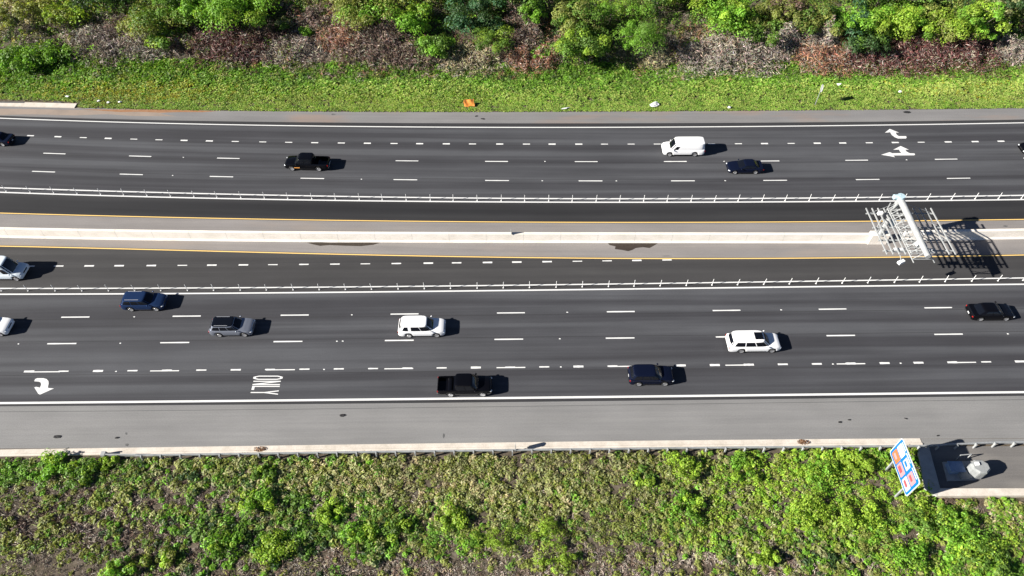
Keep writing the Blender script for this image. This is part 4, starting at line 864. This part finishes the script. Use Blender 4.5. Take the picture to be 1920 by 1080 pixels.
# dead brush thickets
def brush(u, v, rpx, hgt, pal, lab, tw=2600, mix='grey'):
    R_ = rpx*.095; hgt *= 1.6; tw = int(tw*1.5); v = v-4; q = PT(u, v, hgt*.4); z0 = float(terrain(q[0], q[1])); n = tw
    d = unit(RNG.normal(size=(n, 3))); d[:, 2] = np.abs(d[:, 2]); rr = RNG.random((n, 1))**.45
    pos = d*rr*np.array([R_*1.25, R_*.75, hgt]); pos[:, 2] *= .3+1.3*vnoise(pos[:, 0]*.8+u, pos[:, 1]*.8)
    pos[:, 2] += terrain(pos[:, 0]+q[0], pos[:, 1]+q[1])-z0
    dv = RNG.normal(size=(n, 3))*np.array([1, 1, .7]); cl = np.where(RNG.random((n, 1)) < .25, PC[mix], PC[pal])
    o = leaf_mesh('dead_brush', pos, RNG.normal(size=(n, 3))+np.array([0, -.3, .6]), .35+.55*RNG.random(n), .07+.08*RNG.random(n), jitter(cl, .3), 'twig', dirv=dv)
    o.location = (q[0], q[1], z0); tag(o, lab, 'dead brush', 'dead brush thickets on the upper slope')
for a in [(190,80,50,1.3,'grey','grey brown dead brush at upper left'), (270,88,42,1.2,'grey','grey dead brush just left of the dark red thicket'), (430,85,56,1.8,'red','dark red brown thicket at upper left'), (545,100,44,1.2,'grey','pale tangle right of the dark red brown thicket'), (635,75,34,1.6,'rust','orange brown dead brush above the green verge'), (695,90,44,1.5,'brown','purplish brown dead brush right of the orange brown one'), (770,105,40,1.2,'brown','brown dead brush below the bright green tree'), (880,118,46,1.0,'tan','tan dead stalks above the orange panel'),
          (975,70,34,1.4,'brown','brown thicket between the spiky tree and the tall forward tree'), (1225,110,30,1.1,'tan','yellowish dead stalks below the pointed tree'), (1330,110,50,1.6,'grey','pale pinkish brown tangle left of the big pale thicket'), (1400,100,62,1.9,'grey','big pale brown thicket right of the white van'), (1468,80,34,1.8,'grey','pale vine tangle below the brownish olive tree'), (1540,70,28,2.2,'grey','upright grey vine column below the olive tree'), (1545,118,44,1.3,'rust','reddish tan brush above the small sign'), (1630,115,46,1.4,'red','reddish brush right of the small sign'), (1720,108,52,1.7,'red','dark red thicket below the large yellow green tree'), (1815,102,50,1.7,'red','dark red thicket nearest the right edge'), (1905,98,34,1.4,'grey','grey dead brush at the right edge')]:
    brush(*a[:6])
for a in [(235,62,44,1.4,'brown','brown dead brush above the grey brush at upper left'), (600,40,36,1.3,'brown','dark brown dead brush beside the small round shrub'), (720,62,40,1.4,'brown','brown thicket under the olive green tree'), (985,35,30,1.5,'brown','brown thicket near the top edge right of the dark bluish tree'), (1000,118,40,1.0,'rust','low orange brown stalks left of the little sapling')]: brush(*a)
# single shrubs that stand out of the bottom weeds
LOW = [(95,868,26,1.0,'bright','bright green bush on the bottom verge near the left corner of the guardrail gap'), (150,885,26,.9,'mid','green bush right of the bright left verge bush'), (200,862,18,.8,'lime','yellow green clump just left of the guardrail end'), (215,1065,24,1.1,'bright','bright green clump at the bottom edge toward the left'), (410,1020,26,1.1,'bright','bright leafy bush left of the middle near the bottom'), (480,930,28,1.0,'bright','fresh green bush below the left leaf litter'),
       (500,880,20,.8,'mid','dark leafed clump right below the left leaf litter'), (517,1020,30,1.2,'lime','large yellow green bush at the bottom left of the bare soil'), (620,955,20,.8,'lime','small yellow green clump above the bare soil'), (680,1000,28,1.2,'bright','upright green bush at the edge of the bare soil'), (750,985,22,.9,'mid','green bush right of the upright green bush'), (845,970,24,.9,'lime','pale yellow green clump in the middle of the bottom verge'), (880,1010,18,.8,'bright','small bright clump left of the two fern clumps'), (945,1010,30,1.2,'lime','left fern like clump near the bottom middle'),
       (1030,995,26,1.0,'lime','right fern like clump near the bottom middle'), (1045,1045,26,1.1,'lime','fern like clump at the bottom edge right of the middle'), (1285,870,30,1.2,'lime','bright yellow green bush below the rail, right of the middle'), (1290,945,28,1.0,'bright','bright green patch of leaves right of the middle'), (1400,874,28,.9,'bright','green bush below the rail left of the right leaf litter'), (1440,1040,22,1.2,'lime','tall lime clump at the bottom toward the right'), (1510,950,36,1.2,'lime','big lime green slope bush left of the blue sign'), (1610,960,36,1.2,'lime','big lime green bush below the blue sign'),
       (1545,890,32,1.0,'bright','bright bush left of the blue sign'), (1610,870,28,.9,'lime','yellow green bush touching the blue sign posts'), (1740,960,32,1.0,'mid','green bush right below the blue sign'), (1800,985,34,1.1,'bright','green bush below the service pad wall'), (1860,1040,34,1.2,'mid','dark green bush in the bottom right corner'), (1700,1040,34,1.1,'bright','bright bush at the bottom below the sign'), (1210,890,18,.7,'mid','small green clump left of the bright yellow green bush'), (300,1045,20,.8,'olive','olive clump at the bottom left')]
for u, v, r_, h_, p_, lab in LOW: tree('shrub', lab, 'shrub', u, v+4, r_*1.12, h_*.9, p_, 1300, 'shrubs on the bottom verge', lsize=.22, trunk=False, mix='lime', spiky='fern' in lab)
